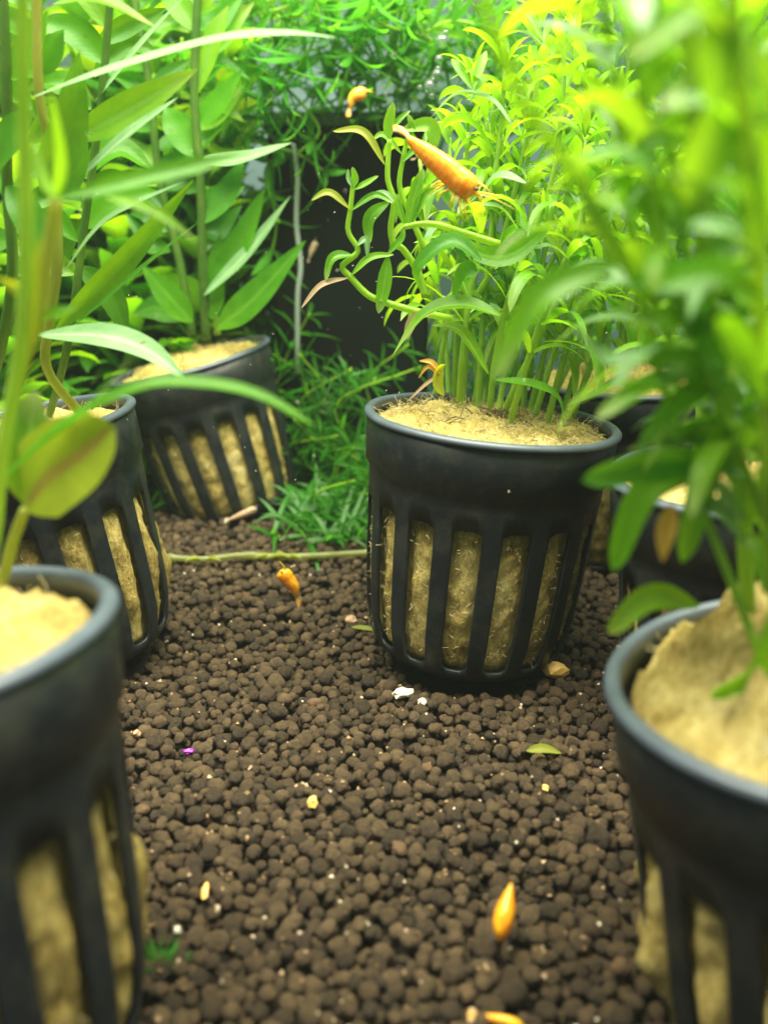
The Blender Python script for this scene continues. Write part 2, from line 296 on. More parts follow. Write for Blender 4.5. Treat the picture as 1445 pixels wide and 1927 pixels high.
def net_pot(k, label, phase, level, bulge, mound, seed, fibres=0, tall_back=0.0, wide=1.0):
    c, W = frame_of(k); base = W(0, 0, -4.97)
    t = thing('net_pot', label, 'net pot', base, 'black slotted pots of rock wool')
    NS, PC = 16, 8; n = NS * PC
    V, Fc = [], []
    for j, (h, r) in enumerate(PROF):
        for i in range(n):
            q = i % PC; hh = h
            if j == S0 and q in (0, 4): hh -= 0.07
            if j == S0 and q in (5, 7): hh -= 0.02
            if j == S1 and q in (0, 4): hh += 0.06
            # slot spans columns 0..5 ; ribs 5..8, widened unevenly
            ang = (i // PC + ([0.0, 0.12, 0.25, 0.38, 0.50, 0.55, 0.75, 0.95] if wide == 0 else [-.03, 0.12, 0.27, 0.42, 0.57, 0.62, 0.76, 0.92])[q]) / NS * 2 * math.pi + phase
            V.append(W(r, ang, hh))
    for j in range(len(PROF) - 1):
        for i in range(n):
            if S0 <= j < S1 and i % PC < 4: continue
            Fc.append((j * n + i, (j + 1) * n + i, (j + 1) * n + (i + 1) % n, j * n + (i + 1) % n))
    V.append(W(0, 0, -4.97)); L_ = len(V) - 1; j = len(PROF) - 1
    Fc += [(j * n + i, L_, j * n + (i + 1) % n) for i in range(n)]
    b = mk('basket', V, Fc, M['plastic'], t)
    sm = b.modifiers.new('wall', 'SOLIDIFY'); sm.thickness = 0.07 * U; sm.offset = 1
    # the side above pushes inwards whichever way the faces turn; rim
    rp = [(2.36, -0.35), (2.36, -0.02), (2.38, 0.03), (2.44, 0.055), (2.51, 0.045), (2.555, 0.0), (2.56, -0.05), (2.53, -0.085), (2.45, -0.10), (2.44, -0.16)]
    V, Fc = [], []; n = 128
    for (r, h) in rp:
        for i in range(n): V.append(W(r + 0.006 * math.sin(i * 0.35 + seed), 2 * math.pi * i / n, h))
    m_ = len(rp)
    for j in range(m_):
        for i in range(n): Fc.append((j * n + i, j * n + (i + 1) % n, ((j + 1) % m_) * n + (i + 1) % n, ((j + 1) % m_) * n + i))
    mk('rim', V, Fc, M['rim'], t)
    # rock wool core: bulges through the slots, rough top
    V, Fc = [], []; n = 192; NH = 46; NT = 18
    for j in range(NH + 1):
        h = -4.85 + (level + 4.85) * j / NH
        for i in range(n):
            ang = 2 * math.pi * i / n; q = ((ang - phase) / (2 * math.pi) * NS) % 1.0
            sl = max(0, 1 - ((q - 0.27) / 0.32) ** 2) ** 0.6 if q < 0.58 else 0
            inn = 1 if -4.6 < h < -1.72 else 0
            lo = max(0, min(1, (-1.75 - h) / 1.3)) * max(0.15, min(1, (h + 4.9) / 1.2))
            p = Vector((math.cos(ang) * 2.3, math.sin(ang) * 2.3, h + seed * 7))
            r = prof(h) - 0.13 + 0.04 * noise.noise(p * 3)
            if inn: r += sl * (0.05 + bulge * lo * (0.6 + 0.9 * noise.noise(p * 1.1)) + 0.05 * noise.noise(p * 4) + 0.03 * noise.noise(p * 11))
            V.append(W(r, ang, h))
    for j in range(NH):
        for i in range(n): Fc.append((j * n + i, j * n + (i + 1) % n, (j + 1) * n + (i + 1) % n, (j + 1) * n + i))
    b0 = NH * n
    for k_ in range(1, NT + 1):
        f = 1 - k_ / NT * 0.985
        for i in range(n):
            ang = 2 * math.pi * i / n; r = (prof(level) - 0.13) * f
            x, y = r * math.cos(ang), r * math.sin(ang); p = Vector((x, y, seed * 5.0))
            ro = 1 + 1.3 * (tall_back > 0); hh = level + mound * (1 - f ** 2) ** 0.8 * (1 + 0.5 * noise.noise(p * 0.8)) + 0.20 * ro * noise.noise(p * 1.9) + 0.13 * ro * noise.noise(p * 5) + 0.07 * noise.noise(p * 12)
            hh += tall_back * max(0, 0.5 - abs(f - 0.62)) * (1 + math.sin(ang + 0.5))
            V.append(W(r, ang, hh if f < 0.97 else level))
    for k_ in range(NT):
        for i in range(n):
            a_, b_ = b0 + k_ * n + i, b0 + k_ * n + (i + 1) % n; Fc.append((a_, b_, b_ + n, a_ + n))
    Fc.append(tuple(b0 + NT * n + i for i in range(n)))
    mk('rock_wool', V, Fc, M['wool'], t)
    if fibres:
        rr = random.Random(seed); V, Fc = [], []
        for _ in range(fibres):
            if rr.random() < 0.75:
                h = 0; r = 2.2 * math.sqrt(rr.random()); ang = rr.random() * 6.283; p0 = W(r, ang, level + mound * (1 - (r / 2.25) ** 2) ** 0.8 * 0.9 + 0.02); up = (0, 0, 1)
            else:
                s = rr.randrange(NS); q = (s + 0.03 + 0.44 * rr.random()) / NS * 2 * math.pi + phase; h = -1.85 - 2.6 * rr.random(); p0 = W(prof(h) - 0.04, q, h)
            d = Vector((rr.gauss(0, 1), rr.gauss(0, 1), rr.gauss(0.1, 0.8))).normalized(); L = rr.uniform(0.03, 0.10) if h < -1.5 else rr.uniform(0.1, 0.34); s = d.orthogonal().normalized() * 0.0045
            bend = Vector((rr.gauss(0, 1), rr.gauss(0, 1), rr.gauss(0, 1))) * 0.06
            pts = [p0, p0 + d * L * 0.5 + bend, p0 + d * L]
            b_ = len(V)
            for p in pts: V += [p - s, p + s, p + d.cross(s.normalized()) * 0.0045]
            for z in (0, 3):
                for e in range(3): Fc.append((b_ + z + e, b_ + z + (e + 1) % 3, b_ + z + 3 + (e + 1) % 3, b_ + z + 3 + e))
        mk('fibre', V, Fc, M['fibre'], t, kind='stuff')
    return t
net_pot('P1', 'sharp black slotted pot in the middle full of wool under thin stems', 0.075, -0.20, 0.06, 0.22, 1, 3200)
net_pot('P2', 'black slotted pot leaning left in the shade at the back, behind the arching leaf', 0.30, -0.2, 0.04, 0.45, 2, 300)
net_pot('P3', 'black slotted pot at the left with swollen wool, partly behind the nearest left pot', 0.16, -0.3, 0.30, 0.3, 3, 700)
net_pot('P4', 'blurred black pot nearest the camera in the lower left corner', 0.17, -0.30, 0.15, 0.5, 4, 500, wide=1.15)
net_pot('P5', 'blurred black pot nearest the camera in the lower right corner', 0.03, -0.36, 0.55, 0.85, 5, 600, 0.3, wide=1.15)
net_pot('P6', 'black pot hidden behind leaves between the sharp pot and lower right pot', 0.05, -0.2, 0.05, 0.4, 6, 200)
net_pot('P7', 'distant pot behind the right rim of the sharp pot, mostly hidden', 0.0, -0.15, 0.03, 0.6, 7, 100)

# ---------------------------------------------------------------- soil pellets
def slope(y): return 0.022 * max(0, min(y, 30) - 9)
def pellets():
    def ico(sub):
        import bmesh
        bm = bmesh.new(); bmesh.ops.create_icosphere(bm, subdivisions=sub, radius=1)
        v = np.array([tuple(x.co) for x in bm.verts]); f = np.array([[q.index for q in x.verts] for x in bm.faces]); bm.free(); return v, f
    shapes = {}
    for sub in (2, 3):
        v, f = ico(sub); lst = []
        for s in range(26):
            rr = random.Random(s); sc_ = np.array([rr.uniform(0.88, 1.25), rr.uniform(0.85, 1.1), rr.uniform(0.85, 1.05)])
            d = np.array([1 + 0.22 * noise.noise(Vector(p) * 1.1 + Vector((s * 9, 0, 0))) + 0.17 * noise.noise(Vector(p) * 2.4 + Vector((0, s * 5, 0))) + 0.10 * noise.noise(Vector(p) * 5.5) for p in v])
            lst.append(v * d[:, None] * sc_)
        shapes[sub] = (lst, f)
    rr = random.Random(3); cell = 0.36; grid = {}; out = []
    bases = []
    for k, (c, tx, ty) in POTS.items():
        a, u, w_ = axes(tx, ty); b = Vector(c) - a * 5.1; bases.append((b.x, b.y, 2.0))
    def height(x, y, r):
        z = -0.26 + slope(y); gx, gy = int(math.floor(x / cell)), int(math.floor(y / cell))
        for i in range(gx - 1, gx + 2):
            for j in range(gy - 1, gy + 2):
                for (qx, qy, qz, qr) in grid.get((i, j), ()):
                    dd = (x - qx) ** 2 + (y - qy) ** 2; R = (r + qr) * 0.90
                    if dd < R * R: z = max(z, qz + math.sqrt(R * R - dd))
        return z
    pts = []
    y = 6.2
    cand = []
    def dens(y): return 46 if y < 26 else 16
    for band in range(24):
        y0 = 6.2 + band; hw = (y0 + 3.2) * 0.47 + 0.6
        nn = int(dens(y0) * 2 * hw)
        for _ in range(nn): cand.append((rr.uniform(-hw, hw), rr.uniform(y0, y0 + 1)))
    rr.shuffle(cand)
    for (x, y) in cand:
        r = min(0.19, max(0.05, rr.gauss(0.100, 0.027))); best = None
        for _ in range(7):
            xx, yy = x + rr.uniform(-.22, .22), y + rr.uniform(-.22, .22)
            z = height(xx, yy, r)
            if best is None or z < best[2]: best = (xx, yy, z)
        xx, yy, z = best
        lim = 0.10 + 0.10 * noise.noise(Vector((xx * 0.35, yy * 0.35, 3)))
        if z > lim - 0.06 + slope(yy): continue
        if any((xx - a) ** 2 + (yy - b) ** 2 < q * q for a, b, q in bases) and z > -0.25 + slope(yy): continue
        if any((xx - a) ** 2 + (yy - b) ** 2 < 1.6 ** 2 for a, b, q in bases): continue
        grid.setdefault((int(math.floor(xx / cell)), int(math.floor(yy / cell))), []).append((xx, yy, z, r)); pts.append((xx, yy, z, r))
    Vs, Fs, tn = [], [], []; off = 0
    for (x, y, z, r) in pts:
        sub = 3 if (8.5 < y < 15 and z > -0.12 + slope(y) and r > 0.08) else 2
        lst, f = shapes[sub]; v = lst[rr.randrange(len(lst))]
        e = Matrix.Rotation(rr.random() * 6.28, 3, 'Z') @ Matrix.Rotation(rr.gauss(0, 0.5), 3, 'X')
        Vs.append((v * r) @ np.array(e).T + np.array([x, y, z])); Fs.append(f + off); off += len(v)
        tn.append(np.full(len(v), rr.random(), dtype=np.float32))
    V = np.vstack(Vs) * U; Fa = np.vstack(Fs)
    me = bpy.data.meshes.new('soil_pellets'); me.vertices.add(len(V)); me.vertices.foreach_set('co', V.astype(np.float32).ravel())
    me.loops.add(Fa.size); me.loops.foreach_set('vertex_index', Fa.astype(np.int32).ravel())
    me.polygons.add(len(Fa)); me.polygons.foreach_set('loop_start', np.arange(0, Fa.size, 3, dtype=np.int32)); me.polygons.foreach_set('loop_total', np.full(len(Fa), 3, dtype=np.int32))
    me.polygons.foreach_set('use_smooth', np.ones(len(Fa), dtype=bool))
    at_ = me.attributes.new('tone', 'FLOAT', 'POINT'); at_.data.foreach_set('value', np.concatenate(tn))
    me.materials.append(M['soil']); me.update(calc_edges=True)
    o = bpy.data.objects.new('soil_pellets', me); C.objects.link(o); o['kind'] = 'stuff'
    o['label'] = 'dark brown round soil pellets covering the tank floor'; o['category'] = 'gravel'
    print('pellets', len(pts), 'tris', len(Fa)); return grid
GRID = pellets()
def top(x, y):
    z = -0.3
    for i in range(int(math.floor(x / .36)) - 1, int(math.floor(x / .36)) + 2):
        for j in range(int(math.floor(y / .36)) - 1, int(math.floor(y / .36)) + 2):
            for (a, b, c, r) in GRID.get((i, j), ()):
                d = (x - a) ** 2 + (y - b) ** 2
                if d < r * r: z = max(z, c + math.sqrt(r * r - d))
    return z
def floor_at(px, py):
    p = ground(px, py, 0.15); p = ground(px, py, 0.1 + slope(p.y)); return Vector((p.x, p.y, top(p.x, p.y)))

# ---------------------------------------------------------------- leaves and stems
def lance(v, blunt=0.0):
    a = math.sin(math.pi * min(1, max(0, v)) ** 0.8) ** 0.85
    if blunt: a = max(a, 0) * (1 - blunt) + blunt * min(1, (1 - v) * 9) ** 0.5 * min(1, v * 3 + 0.1)
    return max(a, 0.02 if v > 0.5 else 0.10)
def leaf_mesh(path, width, nrm, fold=0.18, blunt=0.0, wav=0.012, seed=0, nx=4):
    n = len(path); V, Fc, uv = [], [], []; nv = Vector(nrm).normalized()
    for i in range(n):
        v = i / (n - 1); T = (path[min(i + 1, n - 1)] - path[max(i - 1, 0)]).normalized()
        nn = nv - T * nv.dot(T)
        if nn.length < 0.15: nn = T.orthogonal()
        nn.normalize(); nv = nn; S = T.cross(nn)
        hw = width * 0.5 * lance(v, blunt)
        for k in range(nx + 1):
            s = k / nx * 2 - 1
            wv = wav * width * math.sin(v * 17 + seed * 1.7 + s * 1.4) * abs(s)
            V.append(path[i] + S * (s * hw) + nn * (abs(s) * hw * fold * 2 + wv)); uv.append((k / nx, v))
    for i in range(n - 1):
        for k in range(nx):
            a = i * (nx + 1) + k; Fc.append((a, a + 1, a + nx + 2, a + nx + 1))
    return V, Fc, uv
_ls = [0]
def leaf(parent, pts, width, m='narrow', nrm=(0.1, -0.7, 0.6), n=18, **kw):
    _ls[0] += 1; path = crom(pts, n)
    V, Fc, uv = leaf_mesh(path, width, nrm, seed=_ls[0], **kw)
    return mk('leaf', V, Fc, M[m] if isinstance(m, str) else m, parent, uv)
def pleaf(parent, pxs, wpx, m='narrow', nrm=(0.1, -0.7, 0.6), **kw):
    """leaf through pixels (px, py, Y)"""
    pts = [at(*p) for p in pxs]; mid = pts[len(pts) // 2]
    return leaf(parent, pts, wpx * depth(mid) / F, m, nrm, n=24, **kw)
def stem(parent, pts, r0, r1, m='stem', n=None, node=0.0):
    path = crom(pts, n or max(8, 6 * len(pts)))
    def rad(t):
        r = r0 + (r1 - r0) * t
        if node: r *= 1 + 0.16 * max(0, math.cos(t * node * 2 * math.pi)) ** 12
        return r
    V, Fc, uv = tube_geo(path, rad, 8)
    return mk('stem', V, Fc, M[m], parent, uv), path
def droop_path(p, d, length, droop, n=12, curl=0.0):
    pts = [p.copy()]; d = d.normalized(); side = d.cross(Vector((0, 0, 1)))
    for i in range(n - 1):
        d = (d + Vector((0, 0, -1)) * droop / n * (0.4 + 1.6 * i / n) + side * curl / n).normalized()
        pts.append(pts[-1] + d * (length / (n - 1)))
    return pts
def foliage(st, path, rr, spacing, llen, lw, mats, droop, start=0.3, spread=0.9, tipw=True, keep=None, n=12):
    """opposite pairs of leaves at nodes up a stem"""
    L = sum((path[i + 1] - path[i]).length for i in range(len(path) - 1)); s = start * L; ang = rr.random() * 6.28
    while s < L:
        # point at arc length s
        acc = 0
        for i in range(len(path) - 1):
            seg = (path[i + 1] - path[i]).length
            if acc + seg >= s: p = path[i].lerp(path[i + 1], (s - acc) / seg); T = (path[i + 1] - path[i]).normalized(); break
            acc += seg
        X = T.orthogonal().normalized(); Y_ = T.cross(X); f = s / L
        for kk in (0, math.pi):
            if rr.random() < 0.08: continue
            a = ang + kk + rr.gauss(0, 0.15); out = X * math.cos(a) + Y_ * math.sin(a)
            d = T * rr.uniform(0.5, 1.1) * (1 + f * 0.6) + out * spread
            ln = llen * rr.uniform(0.7, 1.2) * (1 - 0.45 * f if tipw else 1)
            pts = droop_path(p, d, ln, droop * rr.uniform(0.4, 1.5), n, rr.gauss(0, 0.5))
            if keep and not keep(pts): continue
            _ls[0] += 1
            V, Fc, uv = leaf_mesh(pts, lw * rr.uniform(0.75, 1.25), T + Vector((0, 0, 0.3)), fold=rr.uniform(0.05, 0.25), blunt=rr.uniform(0, 0.4), seed=_ls[0])
            mt = rr.choices(list(mats), list(mats.values()))[0]
            if f > 0.8 and 'young' in M and rr.random() < 0.4: mt = 'young'
            mk('leaf', V, Fc, M[mt], st, uv)
        ang += math.pi / 2 + rr.gauss(0, 0.2); s += spacing * rr.uniform(0.75, 1.25) * (1.15 - 0.5 * f)
    # leaf tuft at the tip
    p, T = path[-1], (path[-1] - path[-3]).normalized(); X = T.orthogonal().normalized(); Y_ = T.cross(X)
    for q in range(5):
        a = ang + q * 1.3; d = T * 1.2 + (X * math.cos(a) + Y_ * math.sin(a)) * 0.5
        pts = droop_path(p, d, llen * 0.4 * rr.uniform(0.6, 1.2), droop * 0.5, 8)
        if keep and not keep(pts): continue
        V, Fc, uv = leaf_mesh(pts, lw * 0.6, T, seed=q); mk('leaf', V, Fc, M['young'], st, uv)

# --- the sharp pot's plant
P1o, W1 = frame_of('P1')
plant = thing('stem_plant', 'dense clump of thin green stems with narrow curling leaves growing from the sharp pot', 'aquatic plant', W1(0, 0, -0.1), 'narrow leaved stem plants in pots')
def z_on(px, py, z): return ground(px, py, z)
NM = dict(narrow=6, pale=2.0, young=1.2, deep=2.2)  # extra share of pale leaves stands in for whitish highlights
rr = random.Random(11)
SP = [  # base px, then (px, py, dY) up the stem
    [(816, 768), (830, 673, -.2), (850, 560, -.3), (872, 420, -.2), (880, 250, 0)],
    [(854, 767), (861, 601, 0), (880, 470, .2), (905, 330, .4), (890, 150, .6)],
    [(869, 779), (877, 657, -.1), (897, 560, -.3), (933, 490, -.4), (975, 330, -.2), (1010, 160, 0), (1015, 60, 0)],
    [(888, 776), (905, 698, .2), (930, 610, .4), (965, 450, .6), (1000, 260, .8)],
    [(908, 778), (918, 700, .5), (940, 600, .9), (950, 430, 1.2), (930, 270, 1.5)],
    [(920, 801), (927, 712, -.1), (949, 590, -.3), (985, 485, -.5), (1040, 330, -.4), (1060, 130, -.2), (1050, -60, 0)],
    [(935, 797), (949, 712, .3), (985, 600, .5), (1050, 470, .7), (1110, 400, .8)],
    [(938, 803), (971, 723, -.3), (1027, 610, -.5), (1075, 500, -.6), (1130, 380, -.5), (1160, 210, -.2)],
    [(982, 787), (990, 700, .5), (1005, 580, .8), (1040, 400, 1), (1085, 240, 1.3), (1080, 60, 1.3)],
    [(993, 790), (1015, 700, .3), (1050, 580, .5), (1110, 430, .6), (1190, 300, .8)],
    [(1008, 785), (1020, 690, .9), (1050, 560, 1.3), (1090, 380, 1.6), (1150, 200, 1.8)],
    [(1027, 806), (1054, 698, -.2), (1085, 600, -.3), (1150, 470, -.3), (1230, 330, 0)],
    [(1040, 750), (1082, 659, .4), (1120, 560, .6), (1180, 440, .8), (1260, 260, 1)],
    [(960, 775), (972, 650, 1.1), (985, 520, 1.6), (1000, 350, 2), (960, 190, 2.3)],
    [(1060, 770), (1095, 660, .6), (1150, 520, 1), (1220, 380, 1.2), (1320, 200, 1.4)],
    [(862, 790), (868, 690, -.3), (880, 580, -.4), (902, 450, -.3), (935, 300, -.1), (950, 130, 0)],
    [(955, 812), (975, 740, -.4), (1005, 640, -.6), (1045, 530, -.7), (1090, 420, -.6), (1100, 260, -.4)],
    [(1000, 800), (1025, 720, 0), (1062, 600, .1), (1100, 500, .2), (1175, 370, .4)],
    [(898, 788), (905, 650, .1), (915, 520, .3), (925, 400, .5), (915, 220, .8)],
    [(1075, 790), (1110, 690, 0), (1160, 580, .1), (1220, 460, .4), (1300, 340, .6)],
    [(845, 760), (838, 640, .6), (820, 520, 1), (800, 400, 1.4), (790, 300, 1.8)],
    [(900, 765), (890, 640, 1.0), (870, 500, 1.5), (850, 380, 2.0), (845, 260, 2.4)],
]
stems1 = []
for s in SP:
    b = z_on(s[0][0], s[0][1], 5.05); pts = [b] + [at(x, y, b.y + dy) for x, y, dy in s[1:]]
    st, path = stem(plant, pts, 0.070, 0.042, 'stem', node=5); stems1.append(st)
    foliage(st, path, rr, 0.56, 2.3, 0.25, NM, 3.0, start=0.30, keep=lambda q: True)
# curling side shoots on the left, against the dark filter
def shoot(pxs, Y, r0=0.07, r1=0.045, m='stem_light'):
    return stem(plant, [at(x, y, Y + k * 0.0) for k, (x, y) in enumerate(pxs)], r0, r1, m, n=40)[0]
YA = 16.9
A = shoot([(850, 600), (780, 585), (722, 568), (691, 554), (661, 523), (644, 501), (669, 479), (672, 465), (655, 435), (659, 396), (663, 360), (665, 335)], YA)
for pxs, wd, m in [([(658, 393), (619, 363), (586, 377)], 16, 'olive'), ([(661, 396), (705, 368), (740, 382)], 15, 'narrow'), ([(667, 357), (690, 345), (712, 331)], 13, 'young'),
                   ([(665, 352), (668, 335), (663, 314)], 14, 'young'), ([(663, 352), (655, 335), (655, 318)], 10, 'pale'), ([(661, 479), (627, 487), (613, 529)], 22, 'narrow'), ([(655, 523), (605, 537), (567, 580)], 13, 'pinkish'),
                   ([(661, 518), (697, 485), (741, 479)], 15, 'young'), ([(672, 462), (688, 452), (691, 484)], 14, 'pale'), ([(730, 480), (722, 540), (712, 590)], 27, 'narrow')]:
    pleaf(A, [(x, y, YA - .05) for x, y in pxs], wd, m, blunt=0.3)
B = shoot([(800, 560), (788, 515), (760, 471), (741, 457), (735, 429), (741, 379), (730, 340), (730, 302), (733, 263)], YA + .2)
for pxs, wd, m in [([(731, 262), (732, 230), (740, 192)], 22, 'young'), ([(736, 245), (752, 225), (772, 208)], 12, 'narrow'), ([(724, 310), (683, 249), (626, 247)], 17, 'olive'),
                   ([(733, 379), (697, 412), (696, 458)], 27, 'narrow'), ([(728, 480), (755, 450), (760, 430)], 14, 'narrow'), ([(741, 379), (725, 365), (705, 362)], 13, 'pale')]:
    pleaf(B, [(x, y, YA + .1) for x, y in pxs], wd, m, blunt=0.3)
Cc = shoot([(800, 470), (770, 400), (752, 350), (758, 300), (766, 262)], YA + .4, 0.06, 0.04)
for pxs, wd, m in [([(756, 290), (722, 255), (702, 262)], 14, 'young'), ([(816, 285), (808, 238), (757, 243)], 30, 'young'), ([(762, 270), (775, 240), (768, 215)], 15, 'narrow'), ([(757, 305), (785, 280), (810, 285)], 14, 'narrow')]:
    pleaf(Cc, [(x, y, YA + .35) for x, y in pxs], wd, m, blunt=0.3)
D = shoot([(940, 460), (868, 437), (827, 424), (794, 421), (760, 427)], YA - .1, 0.07, 0.05)
for pxs, wd, m in [([(762, 426), (750, 390), (745, 365)], 15, 'narrow'), ([(765, 426), (782, 360), (797, 318)], 24, 'narrow'), ([(772, 424), (800, 370), (835, 350)], 16, 'young'), ([(795, 420), (785, 380), (810, 345)], 14, 'stem' and 'narrow')]:
    pleaf(D, [(x, y, YA - .1) for x, y in pxs], wd, m, blunt=0.3)
Y0 = 15.9
for pxs, wd, m, nr, si in [
    ([(961, 232), (920, 188), (860, 178), (809, 223)], 27, 'pale', (0, -.2, 1), 2),
    ([(989, 345), (934, 335), (898, 384)], 34, 'pale', (0.2, -.5, .9), 2),
    ([(903, 385), (943, 394), (976, 434)], 24, 'pale', (-.1, -.4, .9), 3),
    ([(1040, 420), (965, 478), (905, 478), (870, 446)], 40, 'narrow', (0.2, -.7, .5), 5),
    ([(940, 594), (872, 574), (800, 592), (737, 672)], 42, 'narrow', (0.3, -.6, .8), 5),
    ([(918, 703), (866, 625), (812, 612)], 30, 'narrow', (0.4, -.6, .6), 6),
    ([(930, 715), (999, 724), (1049, 751), (1064, 820)], 26, 'deep', (-.2, -.5, .8), 6),
    ([(900, 512), (872, 516), (851, 575)], 38, 'deep', (0.2, -.9, .4), 3),
    ([(905, 490), (850, 455), (790, 500), (788, 545)], 38, 'deep', (0.3, -.8, .5), 3),
    ([(1000, 470), (1040, 465), (1080, 500)], 20, 'pale', (0, -.3, 1), 5),
    ([(905, 150), (880, 135), (845, 150)], 16, 'young', (0, -.4, 1), 1), ([(890, 165), (905, 120), (915, 95)], 18, 'young', (0, -1, .4), 1),
    ([(890, 170), (860, 125), (850, 110)], 16, 'young', (0, -1, .4), 1), ([(892, 175), (915, 150), (938, 156)], 16, 'young', (0, -.6, 1), 1),
    ([(1020, 75), (985, 25), (945, 55)], 24, 'young', (0, -.6, .7), 2), ([(1025, 90), (980, 60), (930, 75)], 18, 'young', (0, -.3, 1), 2),
    ([(1140, 560), (1180, 600), (1185, 700)], 24, 'deep', (0, -1, .3), 12), ([(1175, 700), (1120, 740), (1060, 765)], 14, 'deep', (0, -.6, .8), 11),
]:
    pleaf(stems1[si], [(x, y, Y0 + 0.5 * k / len(pxs)) for k, (x, y) in enumerate(pxs)], wd, m, nr)
# loose dead leaf and little withered threads on the wool
dl = thing('withered_leaf', 'orange withered leaf scrap caught among the stems on the sharp pot', 'leaf', at(822, 730, 15.4))
for pxs, wd, m in [([(835, 745), (822, 722), (826, 695), (838, 685)], 24, 'olive'), ([(830, 705), (812, 682), (788, 679)], 11, 'amber'), ([(828, 710), (806, 690), (787, 712)], 8, 'amber'), ([(826, 706), (800, 724), (765, 757)], 7, 'pinkish')]:
    pleaf(dl, [(x, y, 15.4) for x, y in pxs], wd, m)
pk = thing('withered_leaf', 'pinkish faded leaf behind the long green leaf left of the stems', 'leaf', at(800, 600, 16.8))
pleaf(pk, [(762, 640, 16.8), (780, 600, 16.8), (815, 588, 16.8)], 20, 'pinkish')

rr = random.Random(3); geos = []                    # brown root hairs and scraps lying on the wool round the stems
for i in range(260):
    r = 2.0 * math.sqrt(rr.random()); a = rr.random() * 6.28
    if rr.random() < .5: r, a = 0.9 * abs(rr.gauss(0.5, .6)), rr.gauss(-0.6, .9)
    p = W1(r * math.cos(a), r * math.sin(a), -0.20 + 0.22 * max(0, 1 - (r / 2.25) ** 2) ** 0.8 + 0.07); d = Vector((rr.gauss(0, 1), rr.gauss(0, 1), rr.gauss(.15, .35))).normalized(); L = rr.uniform(.05, .35)
    geos.append(tube_geo([p, p + d * L * .5 + Vector((0, 0, .03)), p + d * L + Vector((rr.gauss(0, .04), rr.gauss(0, .04), 0))], rr.uniform(.005, .012), 4))
V, Fc, uv = join(geos); mk('root_hair', V, Fc, M['root'], plant, uv, kind='stuff')
# --- pot behind on the right and the distant one: same species
def bush(k, label, seed, n, hgt, lean, leafkeep=None, mats=NM, llen=1.9, lw=0.3, r=0.085, spacing=0.95, droop=1.8, start=0.2, name='stem_plant', grp='narrow leaved stem plants in pots', sm='stem'):
    c, W = frame_of(k); rr = random.Random(seed); t = thing(name, label, 'aquatic plant', W(0, 0, -0.1), grp)
    for i in range(n):
        a = rr.random() * 6.28; q = 1.7 * math.sqrt(rr.random()); p = W(q * math.cos(a), q * math.sin(a), 0.0)
        h = hgt * rr.uniform(0.75, 1.1); l = Vector((lean[0] + rr.gauss(0, .12) + math.cos(a) * .10, lean[1] + rr.gauss(0, .12) + math.sin(a) * .10, 1))
        pts = [p, p + l * h * .3, p + l * h * .6 + Vector((rr.gauss(0, .4), rr.gauss(0, .4), 0)), p + l * h + Vector((rr.gauss(0, .6), rr.gauss(0, .6), 0))]
        st, path = stem(t, pts, r, r * 0.6, sm, node=5)
        foliage(st, path, rr, spacing, llen, lw, mats, droop, start=start, keep=leafkeep)
    return t
clear = lambda q: all((p - Vector((0, 0, H))).length > 3.6 for p in q)
bush('P6', 'tangled stem plant in the shaded pot right of the sharp pot', 21, 13, 9.5, (0.08, 0.10), spacing=0.7, llen=2.0, lw=0.36, droop=2.4)
bush('P7', 'far stem plant with narrow leaves rising from the distant right pot', 22, 11, 12, (0.0, 0.0), spacing=0.8, llen=2.2, lw=0.40, droop=2.4)

# --- nearest pot on the right: strongly blurred plant
P5o, W5 = frame_of('P5')
fr = thing('stem_plant', 'very blurred bright green plant in the lower right pot, filling the right side', 'aquatic plant', W5(0, 0, 0), 'narrow leaved stem plants in pots')
rr = random.Random(31)
s0, p0 = stem(fr, [at(1408, 1225, 9.6), at(1402, 1050, 9.4), at(1392, 900, 9.2), at(1360, 730, 8.8), at(1330, 560, 8.4), at(1320, 350, 8.0), at(1300, 150, 7.6), at(1290, -60, 7.4)], 0.10, 0.065, 'stem', n=40)
BL = [([(1421, 683), (1290, 752), (1203, 850)], 52, 'narrow', (0, -.6, .8)), ([(1345, 700), (1230, 722), (1121, 789)], 48, 'narrow', (0, -.5, .9)),
      ([(1380, 872), (1230, 878), (1094, 905)], 62, 'deep', (0, -.9, .4)), ([(1370, 870), (1220, 920), (1152, 1075)], 60, 'lance', (0, -.8, .6)),
      ([(1360, 760), (1325, 880), (1283, 1060)], 62, 'lance', (0, -1, .2)), ([(1316, 1140), (1220, 1125), (1143, 1192)], 50, 'young', (0.2, -.8, .6)),
      ([(1330, 560), (1330, 640), (1350, 700)], 70, 'lance', (0, -1, .2)), ([(1330, 480), (1290, 420), (1250, 300)], 50, 'lance', (0, -.8, .5)),
      ([(1320, 330), (1380, 260), (1445, 160)], 60, 'narrow', (0, -.8, .5)), ([(1325, 450), (1390, 480), (1450, 560)], 60, 'lance', (0, -.6, .8)),
      ([(1318, 300), (1240, 270), (1170, 320)], 50, 'lance', (0, -.6, .8)), ([(1310, 200), (1270, 100), (1200, 60)], 55, 'young', (0, -.6, .8)),
      ([(1400, 1000), (1440, 900), (1470, 800)], 50, 'narrow', (0, -1, .3)), ([(1400, 980), (1360, 930), (1350, 905)], 34, 'pale', (0, -1, .3))]
